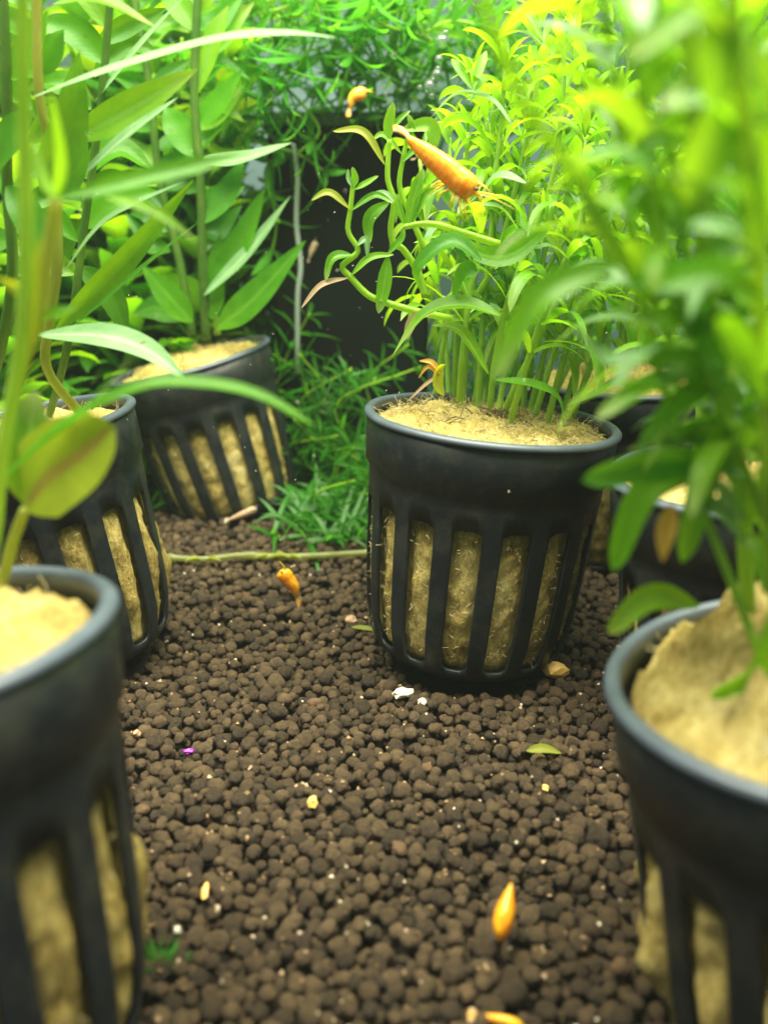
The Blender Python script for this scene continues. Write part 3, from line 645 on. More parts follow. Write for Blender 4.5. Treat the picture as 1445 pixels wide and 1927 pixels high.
BL += [([(1400, 960), (1340, 850), (1240, 800)], 44, 'young', (0, -.7, .7)), ([(1395, 850), (1420, 800), (1450, 780)], 44, 'narrow', (0, -.7, .7)), ([(1370, 780), (1300, 690), (1200, 640)], 44, 'young', (0, -.7, .7)), ([(1402, 1030), (1350, 960), (1290, 950)], 40, 'pale', (0, -.7, .7)), ([(1345, 640), (1260, 600), (1180, 610)], 46, 'narrow', (0, -.7, .7)), ([(1392, 900), (1330, 830), (1240, 840)], 40, 'pale', (0, -.5, .9)), ([(1330, 600), (1400, 600), (1445, 660)], 46, 'young', (0, -.5, .9)), ([(1380, 820), (1350, 800), (1180, 850)], 38, 'narrow', (0, -.5, .9)), ([(1400, 1000), (1425, 1040), (1445, 1120)], 40, 'young', (0, -.8, .5))]
for pxs, wd, m, nr in BL: pleaf(s0, [(x, y, 8.6 + (y - 600) / 900 - 0.25 * k) for k, (x, y) in enumerate(pxs)], wd, m, nr, blunt=0.5)
s2, _ = stem(fr, [at(1490, 1330, 8.6), at(1465, 1180, 8.5), at(1452, 1000, 8.3), at(1440, 800, 7.9), at(1430, 560, 7.2), at(1410, 300, 6.6), at(1380, 60, 6.3), at(1370, -150, 6.1)], 0.09, 0.06, 'stem', n=40)
for pxs, wd, m, nr in [([(1450, 1150), (1425, 1260), (1333, 1312)], 46, 'lance', (0, -.6, .8)), ([(1440, 760), (1380, 640), (1345, 600)], 60, 'lance', (0, -1, .3)),
                       ([(1425, 500), (1370, 440), (1300, 430)], 60, 'pale', (0, -.5, .9)), ([(1400, 260), (1340, 200), (1240, 200)], 60, 'narrow', (0, -.5, .8)),
                       ([(1385, 80), (1430, 150), (1480, 300)], 60, 'young', (0, -.8, .5)), ([(1380, 100), (1330, 30), (1250, -20)], 60, 'young', (0, -.6, .8)), ([(1440, 700), (1470, 600), (1500, 520)], 60, 'narrow', (0, -1, .2)),
                       ([(1395, 200), (1345, 260), (1290, 380)], 90, 'young', (0, -1, .4)), ([(1400, 240), (1440, 320), (1450, 450)], 90, 'lance', (0, -1, .4)), ([(1375, 20), (1350, 90), (1345, 200)], 90, 'young', (0, -1, .3)), ([(1420, 400), (1360, 350), (1260, 330)], 70, 'young', (0, -.7, .7)), ([(1430, 560), (1350, 520), (1240, 540)], 80, 'lance', (0, -.7, .7)), ([(1380, 60), (1290, 40), (1180, 110)], 70, 'young', (0, -.7, .7))]:
    pleaf(s2, [(x, y, 6.3 + y / 700 - 0.1 * k) for k, (x, y) in enumerate(pxs)], wd, m, nr, blunt=0.5)
# a stem leaning towards the camera, with its leaves close in front of the sharp plant
s3, _ = stem(fr, [W5(-1.0, 0.6, -0.3), at(1300, 900, 9.0), at(1240, 700, 8.6), at(1190, 520, 8.1), at(1110, 380, 7.5), at(1060, 300, 7.1), at(985, 190, 6.8), at(930, 60, 6.5), at(890, -60, 6.3)], 0.05, 0.04, 'stem_light', n=50)
for pxs, wd, m, nr in [([(1160, 500), (1020, 560), (930, 715)], 66, 'narrow', (0, -.8, .7)), ([(1075, 615), (1145, 680), (1250, 655)], 46, 'pale', (0, -.5, 1)),
                       ([(1180, 520), (1110, 400), (1080, 280)], 44, 'narrow', (0, -.8, .5)), ([(1070, 310), (1160, 290), (1240, 330)], 44, 'lance', (0, -.5, .8)),
                       ([(985, 190), (1040, 110), (1110, 50)], 46, 'young', (0, -.6, .7)), ([(1190, 540), (1270, 520), (1330, 590)], 70, 'lance', (0, -.7, .7)), ([(1195, 600), (1220, 660), (1290, 690)], 30, 'narrow', (0, -.7, .7))]:
    pleaf(s3, [(x, y, 6.7 + y / 450 - 0.1 * k) for k, (x, y) in enumerate(pxs)], wd, m, nr, blunt=0.4)
rr = random.Random(5)
for q in range(6):                                  # more stems of the same clump, up to the lamp
    x0 = [1200, 1290, 1360, 1240, 1420, 1150, 1330][q]; Yq = [8.4, 9.0, 8.2, 9.6, 9.4, 9.8, 10.2][q]
    bpt = W5(rr.uniform(-1.6, 1.2), rr.uniform(0, 2 * math.pi), -0.4)
    pts = [bpt, bpt.lerp(at(x0 + 60, 500, Yq), 0.5) + Vector((0, 0.2, 0)), at(x0 + 60, 520, Yq), at(x0 + 20, 260, Yq), at(x0 - 10, 40, Yq), at(x0 - 30, -160, Yq)]
    st, path = stem(fr, pts, 0.05, 0.035, 'stem_light', n=30)
    foliage(st, path, rr, 0.52, 2.2, 0.26, dict(narrow=3, young=7, pale=3), 1.6, start=0.36)

# --- left: nearest pot's plant
P4o, W4 = frame_of('P4')
fl = thing('broad_leaf_plant', 'blurred tall plant in the nearest left pot, with one round olive leaf', 'aquatic plant', W4(0, 0, 0), 'broad leaved plants in pots')
s1, _ = stem(fl, [W4(0.6, 2.4, -0.5), at(-40, 1100, 9.20), at(5, 850, 9.10), at(40, 640, 9.00), at(50, 420, 8.90), at(45, 200, 8.80), at(42, -80, 8.70)], 0.075, 0.07, 'stem', n=40)
s2, _ = stem(fl, [W4(1.2, 1.2, -0.5), at(0, 1100, 9.80), at(25, 1020, 9.70), at(48, 958, 9.60)], 0.085, 0.06, 'stem_brown', n=24)
s3, _ = stem(fl, [W4(0.9, 2.0, -0.5), at(-30, 900, 9.80), at(45, 680, 9.70), at(75, 598, 9.65), at(90, 487, 9.60), at(106, 376, 9.55)], 0.075, 0.07, 'stem_brown', n=30)
pleaf(s2, [(49, 956, 9.60), (90, 900, 9.50), (160, 850, 9.40), (214, 800, 9.40)], 180, 'olive', (-.35, -1, .5), blunt=0.35, fold=0.10)
pleaf(s2, [(44, 943, 9.65), (55, 850, 9.70), (68, 735, 9.90)], 92, 'narrow', (0, -1, .2), blunt=0.3)
pleaf(s2, [(0, 906, 9.50), (90, 828, 9.40), (160, 775, 9.40), (252, 670, 9.40)], 16, 'narrow', (0, -.5, .8))
pleaf(s2, [(-10, 915, 9.50), (120, 800, 9.40), (266, 728, 9.40), (376, 722, 9.40), (487, 744, 9.40), (594, 803, 9.40)], 34, 'lance', (0, -.5, 1), blunt=0.5)
pleaf(s3, [(106, 376, 9.55), (250, 342, 9.50), (380, 312, 9.50), (475, 285, 9.50)], 44, 'lance', (0, -.8, .6))
pleaf(s3, [(106, 376, 9.55), (118, 300, 9.40), (95, 160, 9.20)], 26, 'narrow', (0, -1, .2)); pleaf(s3, [(106, 376, 9.55), (80, 330, 9.40), (66, 262, 9.30)], 22, 'pale', (0, -1, .2))
pleaf(s1, [(55, 636, 9.00), (65, 540, 9.00), (78, 440, 9.00)], 26, 'olive', (0, -1, .2)); pleaf(s3, [(75, 600, 9.60), (110, 590, 9.60), (145, 580, 9.60)], 34, 'lance', (0, -.5, .8))
pleaf(s1, [(60, 640, 9.10), (50, 560, 9.10), (-10, 520, 9.10)], 30, 'olive', (0, -.7, .8))
pleaf(s3, [(200, 370, 9.6), (290, 400, 9.6), (372, 455, 9.6)], 24, 'young', (0, -.7, .8))
# --- left middle pot's plant
P3o, W3 = frame_of('P3')
ml = thing('broad_leaf_plant', 'plant of long lance leaves in the middle left pot, one silvery leaf reaching right', 'aquatic plant', W3(0, 0, 0), 'broad leaved plants in pots')
YL = 14.6
m1, _ = stem(ml, [W3(1.6, 0.2, -0.3), at(92, 700, 15.6), at(95, 600, 15.2), at(110, 480, 15), at(100, 300, 15), at(75, 180, 14.8), at(70, 0, 14.8), at(70, -120, 14.8)], 0.09, 0.07, 'stem_brown', n=40)
m2, _ = stem(ml, [W3(0.8, 3.0, -0.3), at(20, 560, 15.4), at(14, 350, 15.2), at(14, 180, 15), at(5, -50, 15)], 0.10, 0.08, 'stem_dark', n=40)
m3, _ = stem(ml, [W3(1.0, 1.2, -0.3), at(130, 640, 16), at(160, 420, 16), at(190, 200, 16), at(215, -80, 16)], 0.08, 0.06, 'stem_dark', n=40)
for s_, pxs, wd, m, nr in [
    (m1, [(65, 182, YL), (200, 135, YL - .2), (400, 78, YL - .5), (530, 64, YL - .7), (630, 70, YL - .8)], 40, 'pale', (0, -.6, 1)),
    (m1, [(140, 262, 15.4), (250, 205, 15.3), (372, 130, 15.1)], 68, 'young', (0.1, -1, .3)),
    (m1, [(150, 335, 15), (240, 255, 14.9), (337, 182, 14.8)], 34, 'pale', (0.2, -.6, .9)),
    (m1, [(118, 516, 15), (205, 412, 14.8), (348, 341, 14.6)], 30, 'pale', (0.1, -.4, 1)),
    (m1, [(106, 622, 15.4), (230, 500, 15.2), (364, 340, 15)], 48, 'lance', (0.3, -.9, .4)),
    (m1, [(130, 622, 15.2), (260, 510, 14.9), (376, 416, 14.7)], 13, 'deep', (0.2, -.6, .8)),
    (m1, [(78, 355, 14.8), (130, 250, 14.7), (150, 96, 14.6)], 76, 'deep', (0.2, -1, .1)),
    (m1, [(110, 370, 15), (140, 300, 15), (145, 150, 15)], 70, 'deep', (-.2, -1, .1)),
    (m1, [(70, 140, 15), (95, 100, 15), (120, 55, 15)], 52, 'deep', (0.2, -1, .1)),
    (m1, [(100, 8, 15.2), (190, 0, 15), (292, 50, 14.8)], 34, 'young', (0, -.6, .8)),
    (m1, [(60, 215, 14.9), (20, 260, 14.9), (-10, 330, 14.9)], 60, 'deep', (0, -1, .3)),
    (m1, [(72, 630, 14.6), (190, 632, 14), (280, 660, 13.8), (353, 718, 13.6)], 56, 'pale', (-.2, -.7, .8)),
    (m3, [(180, 190, 16), (260, 90, 15.8), (350, -10, 15.6)], 22, 'pale', (0, -.6, .8)),
    (m3, [(200, 120, 16), (140, 60, 16), (60, 40, 16)], 60, 'lance', (0, -.8, .5)),
    (m3, [(210, 60, 16), (150, -30, 16), (100, -60, 16)], 50, 'young', (0, -.8, .5)),
    (m3, [(160, 430, 16.4), (220, 380, 16.4), (300, 360, 16.4)], 60, 'lance', (0, -.8, .5)),
    (m3, [(150, 500, 16.4), (210, 560, 16.4), (240, 640, 16.4)], 50, 'deep', (0, -.8, .5)),
    (m2, [(14, 350, 15), (60, 420, 14.8), (75, 520, 14.6)], 60, 'deep', (0, -.9, .4)), (m2, [(14, 200, 15), (-20, 120, 15), (-50, 80, 15)], 60, 'deep', (0, -.9, .4)),
    (m2, [(12, 150, 15), (60, 90, 15), (90, 20, 15)], 60, 'lance', (0, -.9, .4))]:
    pleaf(s_, pxs, wd, m, nr, fold=0.12)
rr = random.Random(9)
for st_, x0 in ((m3, 190), (m1, 80)):
    for q in range(9):
        y = 20 + 62 * q; d = rr.choice((-1, 1)); x = x0 - q * 6
        pleaf(st_, [(x, y, 16.6), (x + d * 60, y - rr.uniform(0, 60), 16.8), (x + d * 130, y - rr.uniform(-20, 120), 17)], rr.uniform(40, 62), rr.choice(['lance', 'young', 'deep', 'lance']), (rr.gauss(0, .3), -1, rr.uniform(0.1, .7)))
# --- back left pot's plant
P2o, W2 = frame_of('P2')
bl = thing('broad_leaf_plant', 'blurred lance leaved plant with tall dark stem in the leaning back left pot', 'aquatic plant', W2(0, 0, 0), 'broad leaved plants in pots')
b1, _ = stem(bl, [at(388, 640, 26.6), at(382, 500, 26.2), at(378, 340, 26), at(366, 180, 26), at(372, 0, 26), at(374, -120, 26)], 0.15, 0.10, 'stem_dark', n=40)
b2, _ = stem(bl, [at(362, 630, 26.4), at(340, 500, 26.4), at(300, 330, 26.4), at(280, 150, 26.4), at(240, -60, 26.4)], 0.13, 0.10, 'stem_dark', n=40)
b3, _ = stem(bl, [at(410, 630, 26.8), at(400, 560, 26.8), at(395, 500, 26.8)], 0.12, 0.08, 'stem', n=12)
for s_, pxs, wd, m, nr in [
    (b1, [(374, 232, 26), (410, 195, 25.8), (457, 132, 25.5)], 50, 'lance', (-.3, -1, .3)), (b3, [(392, 548, 26.5), (450, 460, 26.2), (500, 352, 26)], 52, 'lance', (-.3, -1, .2)),
    (b3, [(384, 556, 26.2), (470, 470, 26), (547, 369, 25.8)], 30, 'pale', (-.2, -.8, .6)), (b3, [(408, 618, 26), (480, 560, 25.7), (575, 453, 25.4)], 60, 'lance', (-.3, -1, .3)),
    (b2, [(362, 606, 26), (320, 560, 25.8), (266, 498, 25.6)], 52, 'lance', (.3, -1, .3)), (b1, [(378, 300, 26), (450, 300, 25.6), (552, 268, 25.2)], 38, 'pale', (0, -.7, .7)),
    (b1, [(368, 180, 26), (400, 80, 26), (430, 10, 26)], 46, 'young', (-.3, -1, .3)), (b1, [(370, 60, 26), (330, 0, 26), (300, -60, 26)], 50, 'young', (.3, -1, .3)),
    (b1, [(376, 300, 26), (335, 240, 26), (310, 200, 26)], 60, 'lance', (.3, -1, .3)), (b1, [(380, 420, 26), (430, 360, 26), (460, 300, 26)], 50, 'deep', (-.3, -1, .3)),
    (b3, [(400, 600, 26.4), (400, 540, 26.4), (415, 440, 26.4)], 50, 'lance', (0, -1, .3)), (b2, [(345, 600, 26.6), (300, 580, 26.6), (250, 590, 26.6)], 50, 'deep', (0, -1, .3))]:
    pleaf(s_, pxs, wd, m, nr, fold=0.1)
rr = random.Random(19)
for q in range(28):
    st_, x0 = ((b1, 374), (b2, 300))[q % 2]; y = -20 + q // 2 * 38; d = rr.choice((-1, 1)); x = x0 + (0 if q % 2 == 0 else (y - 300) * 0.12)
    pleaf(st_, [(x, y, 26.6), (x + d * 35, y - rr.uniform(0, 50), 27), (x + d * rr.uniform(60, 110), y - rr.uniform(-30, 110), 27.2)], rr.uniform(28, 50), rr.choice(['lance', 'young', 'deep', 'lance', 'deep']) if y < 350 else 'deep', (rr.gauss(0, .3), -1, rr.uniform(0.1, .7)))

# ---------------------------------------------------------------- filter box, tubing, runner
t = thing('filter_box', 'dark box shaped filter standing at the back behind the waterweed', 'filter', (-1.2, 31, -0.3))
def box(x0, x1, y0, y1, z0, z1, bv=0.15):
    xs = [x0, x0 + bv, x1 - bv, x1]; V = []
    ring = [(x0 + bv, y0), (x1 - bv, y0), (x1, y0 + bv), (x1, y1 - bv), (x1 - bv, y1), (x0 + bv, y1), (x0, y1 - bv), (x0, y0 + bv)]
    for z, k in ((z0, 0), (z1 - bv, 0), (z1, bv)):
        cx, cy = (x0 + x1) / 2, (y0 + y1) / 2
        for (x, y) in ring: V.append((x + (cx - x) * k / (x1 - x0) * 2, y + (cy - y) * k / (y1 - y0) * 2, z))
    Fc = [(j * 8 + i, j * 8 + (i + 1) % 8, (j + 1) * 8 + (i + 1) % 8, (j + 1) * 8 + i) for j in range(2) for i in range(8)]
    Fc += [tuple(range(8))[::-1], tuple(16 + i for i in range(8))]
    return V, Fc
V, Fc = box(-3.7, 1.5, 29.8, 34, -0.4, 12.1); mk('housing', V, Fc, M['filter'], t, smooth=False)
V, Fc = box(-3.8, 1.6, 29.7, 34.1, 12.1, 12.5, 0.1); mk('lid', V, Fc, M['filter_top'], t, smooth=False)
V, Fc, uv = tube_geo(crom([at(552, 270, 28.5), at(560, 330, 28.5), at(558, 420, 28.6), at(566, 500, 28.6), at(560, 560, 28.6), at(560, 700, 28.7)], 40), 0.085, 8)
tag(mk('air_tube', V, Fc, M['tubing'], uv=uv), 'thin grey clear tube hanging in front of the dark filter', 'tube')
rn = thing('plant_runner', 'pale green jointed stem lying across the pellets behind the small shrimp', 'stem', ground(500, 1045, 0.5))
rp = []
for (x, y) in [(318, 1046), (385, 1049), (450, 1042), (515, 1043), (525, 1038), (535, 1044), (600, 1042), (705, 1036)]:
    p = ground(x, y, 0.55); rp.append(Vector((p.x, p.y, max(top(p.x, p.y) + 0.10, 0.5))))
V, Fc, uv = tube_geo(crom(rp, 60), lambda t: 0.085 * (1 + 0.5 * max(0, math.cos(t * 6 * math.pi)) ** 14), 8)
mk('stem', V, Fc, M['stem_run'], rn, uv)
for i in (1, 3, 5):
    for s in (-1, 1):
        leaf(rn, [rp[i], rp[i] + Vector((0.25 * s, -.1, .08)), rp[i] + Vector((0.5 * s, -.2, .02))], 0.12, 'olive', (0, -.4, 1), n=8)

# ---------------------------------------------------------------- waterweed (fine whorled leaves)
def whorl(seed, n, ln, wd, m='moss'):
    rr = random.Random(seed); V, Fc, uv = [], [], []
    for i in range(n):
        a = i / n * 6.283 + rr.gauss(0, .15); d = Vector((math.cos(a), math.sin(a), rr.uniform(.2, .7)))
        pts = droop_path(Vector((0, 0, 0)), d, ln * rr.uniform(.7, 1.2), rr.uniform(.1, .9), 6)
        v, f, u = leaf_mesh(pts, wd, (0, 0, 1), seed=i, nx=2); b = len(V); V += v; uv += u; Fc += [tuple(q + b for q in x) for x in f]
    me = bpy.data.meshes.new('leaf_whorl'); me.from_pydata([tuple(v * U) for v in V], [], Fc)
    l = me.uv_layers.new(name='UVMap'); idx = np.zeros(len(me.loops), dtype=np.int32); me.loops.foreach_get('vertex_index', idx)
    l.data.foreach_set('uv', np.asarray(uv, dtype=np.float32)[idx].ravel()); me.polygons.foreach_set('use_smooth', [True] * len(me.polygons)); me.materials.append(M[m]); return me
WH = [whorl(i, 6 + i % 3, 1.8, 0.28) for i in range(6)]
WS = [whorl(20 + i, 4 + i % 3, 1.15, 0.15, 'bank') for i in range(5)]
def weed(pts, label, group, meshes, gap, seed, r=0.05, name='waterweed'):
    rr = random.Random(seed); t = thing(name, label, 'waterweed', pts[0], group); org = Vector(pts[0])
    path = crom(pts, 40); V, Fc, uv = tube_geo(path, r, 5); mk('stem', V, Fc, M['stem_light'], t, uv)
    acc = 0; nx = 0.2
    for i in range(len(path) - 1):
        seg = (path[i + 1] - path[i]); acc += seg.length
        if acc > nx:
            o = bpy.data.objects.new('leaf_whorl', rr.choice(meshes)); C.objects.link(o); o.parent = t; o.location = (path[i] - org) * U
            q = seg.to_track_quat('Z', 'Y').to_euler(); q.rotate_axis('Z', rr.random() * 6.28); o.rotation_euler = q
            s = rr.uniform(.75, 1.2); o.scale = (s, s, s); nx = acc + gap * rr.uniform(.7, 1.3)
    return t
# floating tangle at the top, in front of the rear wall
FLO = [([(520, 30), (610, 60), (700, 20), (800, 10)], 29), ([(440, 110), (520, 150), (600, 240), (560, 290)], 28), ([(800, 60), (860, 40), (960, 70), (1000, 120)], 27.5),
       ([(560, 290), (640, 230), (720, 180), (800, 190)], 30), ([(620, -30), (640, 80), (700, 160), (690, 230)], 31), ([(740, -20), (790, 60), (830, 110), (850, 180)], 28.5), ([(860, -30), (930, 60), (1000, 140), (1040, 240)], 29),
       ([(480, -20), (470, 90), (500, 190), (540, 280)], 30), ([(560, 280), (500, 320), (520, 420), (500, 520)], 29), ([(580, -20), (600, 40), (560, 130), (480, 200)], 27.8), ([(1050, -10), (1150, 60), (1280, 80), (1400, 40)], 28),
       ([(400, 20), (480, 10), (560, -10), (640, 0)], 29.5), ([(660, 60), (760, 110), (850, 230), (930, 300)], 32), ([(1100, 200), (1200, 160), (1300, 200), (1440, 160)], 29), ([(420, 200), (470, 260), (560, 290), (620, 330)], 28.4), ([(700, -20), (690, 40), (660, 110), (640, 200)], 27.5)]
LB = ['trailing under the long silvery leaf', 'looping beside the silvery leaf tip', 'with bright needle tips right of the bubbles', 'lying along the top of the dark filter', 'hanging toward the blurred orange shrimp', 'beside the string of bubbles', 'sloping down behind the curled young leaves',
      'hanging behind the lance leaves', 'drooping beside the grey tube', 'crossing below the silvery leaf', 'high at the right behind the blurred leaves', 'along the top edge left of centre', 'dim strand against the rear wall', 'faint strand at the upper right against the rear wall', 'starlike tangle where the grey tube starts', 'short strand above the orange blurred shrimp']
for i, (q, Y) in enumerate(FLO):
    weed([at(x, y, Y + k * .1) for k, (x, y) in enumerate(q)], 'floating waterweed strand ' + LB[i], 'floating waterweed strands', WH, 0.75, i)
rr = random.Random(77); LOW = []
for i in range(34):                                 # the bank of weed at the foot of the filter
    x = rr.uniform(-4.4, 1.6); Y = rr.uniform(25.2, 29.2) if x > -2.2 else rr.uniform(28.2, 29.4)
    if (x - 6.3) ** 2 + (Y - 23.6) ** 2 < 9: continue
    h = rr.uniform(0.9, 2.8) + max(0, (Y - 26)) * rr.uniform(0.1, 1.5)
    p = Vector((x, Y, 0)); LOW.append([p, p + Vector((rr.gauss(0, .3), rr.gauss(-.1, .3), h * .4)), p + Vector((rr.gauss(0, .7), rr.gauss(-.3, .4), h * .75)), p + Vector((rr.gauss(0, 1), rr.gauss(-.6, .5), h))])
for i in range(16):
    x = rr.uniform(-9.5, 9); Y = rr.uniform(29.5, 32) if abs(x + 1) > 3.2 else 29.2
    h = rr.uniform(3, 8)
    if abs(x + 1) <= 3.4: x += 7.5 if x > -1 else -7.0; Y = 31
    p = Vector((x, Y, 0)); LOW.append([p, p + Vector((rr.gauss(0, .5), 0, h * .4)), p + Vector((rr.gauss(0, .9), rr.gauss(0, .4), h * .75)), p + Vector((rr.gauss(0, 1.4), rr.gauss(0, .5), h))])
for i, q in enumerate(LOW):
    q0 = q[0]; ht = q[3].z
    side = 'far left' if q0.x < -3.2 else 'left' if q0.x < -1.8 else 'middle' if q0.x < -0.4 else 'right'
    l1 = ('low' if ht < 1.9 else 'halfway' if ht < 3.0 else 'high') + ' waterweed stem in the ' + ('front' if q0.y < 26.6 else 'middle' if q0.y < 28 else 'rear') + ' of the bank, ' + side + ' of the filter foot'
    l2 = ('short' if ht < 5 else 'tall') + ' dim waterweed in the back row ' + ('far left behind the pots' if q0.x < -5 else 'left beside the dark filter' if q0.x < -1 else 'right beside the dark filter' if q0.x < 4 else 'far right behind the distant pot')
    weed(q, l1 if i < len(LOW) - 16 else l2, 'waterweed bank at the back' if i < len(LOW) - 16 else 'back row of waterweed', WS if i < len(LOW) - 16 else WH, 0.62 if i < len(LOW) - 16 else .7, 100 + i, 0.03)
for i in range(26):                                 # more floating strands, dimmer, filling the top
    x = rr.uniform(330, 960) if i < 18 else rr.uniform(0, 1440); y = rr.uniform(-60, 120); Y = rr.uniform(28, 36)
    dx = rr.uniform(-120, 120); dy = rr.uniform(60, 190)
    weed([at(x, y, Y), at(x + dx * .3, y + dy * .4, Y), at(x + dx * .8 + rr.gauss(0, 30), y + dy * .8, Y), at(x + dx * 1.2, y + dy, Y)], ('steep' if abs(dx) < 50 else 'slanting') + ' dim floating waterweed strand ' + ('above the back left plant' if x < 480 else 'over the left half of the dark filter' if x < 640 else 'above the blurred orange shrimp' if x < 800 else 'behind the sharp plant' if x < 1000 else 'in the upper right corner') + (', nearer' if Y < 32 else ', farther back'), 'dim floating waterweed', WH, 0.8, 300 + i)
for k, (x, Y, hh) in enumerate([(-11.5, 31, 17), (-9.2, 33, 16), (-7.4, 31.5, 17), (-13.5, 28.5, 16), (-5.6, 33.5, 14), (-11, 24.5, 12), (-15.5, 33, 17), (-8.6, 30.2, 15), (-6.6, 30.4, 14), (-13, 31.5, 15), (-4.6, 32.6, 11)]):
    lb = ['in the far left corner behind the silvery leaf', 'behind the dark stem of the back left plant', 'between the back left plant and the floating weed', 'at the far left edge behind the dark stems', 'just left of the dark filter', 'close behind the middle left plant', 'half hidden outermost at the left', 'right behind the silvery leaf of the back left plant', 'directly behind the leaning back left pot', 'low behind the long green diagonal leaf', 'peeping out low left of the dark filter'][k]
    t = thing('broad_leaf_plant', 'shaded background plant of wide leaves ' + lb, 'aquatic plant', (x, Y, 0), 'background leafy plants')
    for j in range(5):
        p = Vector((x + rr.gauss(0, .7), Y + rr.gauss(0, .5), 0)); st, path = stem(t, [p, p + Vector((rr.gauss(0, .5), 0, hh * .5)), p + Vector((rr.gauss(0, 1), rr.gauss(0, .5), hh * rr.uniform(.8, 1.05)))], 0.12, 0.07, 'stem_dark', n=20)
        foliage(st, path, rr, 0.95, 3.4, 0.95, dict(lance=4, deep=4, young=1), 1.2, start=0.08, n=9)
# low creeping moss as one mass
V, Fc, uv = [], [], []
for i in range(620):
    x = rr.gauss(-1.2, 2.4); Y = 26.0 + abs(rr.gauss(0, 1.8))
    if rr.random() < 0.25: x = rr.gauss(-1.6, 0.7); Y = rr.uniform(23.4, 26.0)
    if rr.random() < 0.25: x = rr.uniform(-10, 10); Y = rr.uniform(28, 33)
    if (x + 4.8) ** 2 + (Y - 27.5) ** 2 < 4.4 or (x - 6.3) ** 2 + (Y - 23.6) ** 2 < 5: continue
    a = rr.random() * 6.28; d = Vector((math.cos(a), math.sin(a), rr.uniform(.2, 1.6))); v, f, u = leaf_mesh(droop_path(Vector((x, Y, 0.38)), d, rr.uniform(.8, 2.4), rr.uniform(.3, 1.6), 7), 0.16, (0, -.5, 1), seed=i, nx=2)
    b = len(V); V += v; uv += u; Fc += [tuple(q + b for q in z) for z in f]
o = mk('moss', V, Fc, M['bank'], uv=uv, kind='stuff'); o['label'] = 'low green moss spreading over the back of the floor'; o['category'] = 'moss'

# ---------------------------------------------------------------- bubbles
rr = random.Random(4)
for i, (x, y, r) in enumerate([(832, 78, .20), (838, 62, .10), (826, 112, .12), (822, 140, .15), (815, 150, .10), (824, 130, .09), (808, 163, .16), (812, 180, .09), (790, 165, .07), (742, 105, .10)]):
    import bmesh
    bm = bmesh.new(); bmesh.ops.create_icosphere(bm, subdivisions=3, radius=r * U); me = bpy.data.meshes.new('air_bubble'); bm.to_mesh(me); bm.free()
    me.polygons.foreach_set('use_smooth', [True] * len(me.polygons)); me.materials.append(M['bubble'])
    o = bpy.data.objects.new('air_bubble', me); C.objects.link(o); o.location = at(x, y, 27) * U; o.scale = (1, 1, rr.uniform(.8, 1.2))
    tag(o, 'tiny white air bubble in the rising string near the top of the water', 'bubble', 'string of rising bubbles')

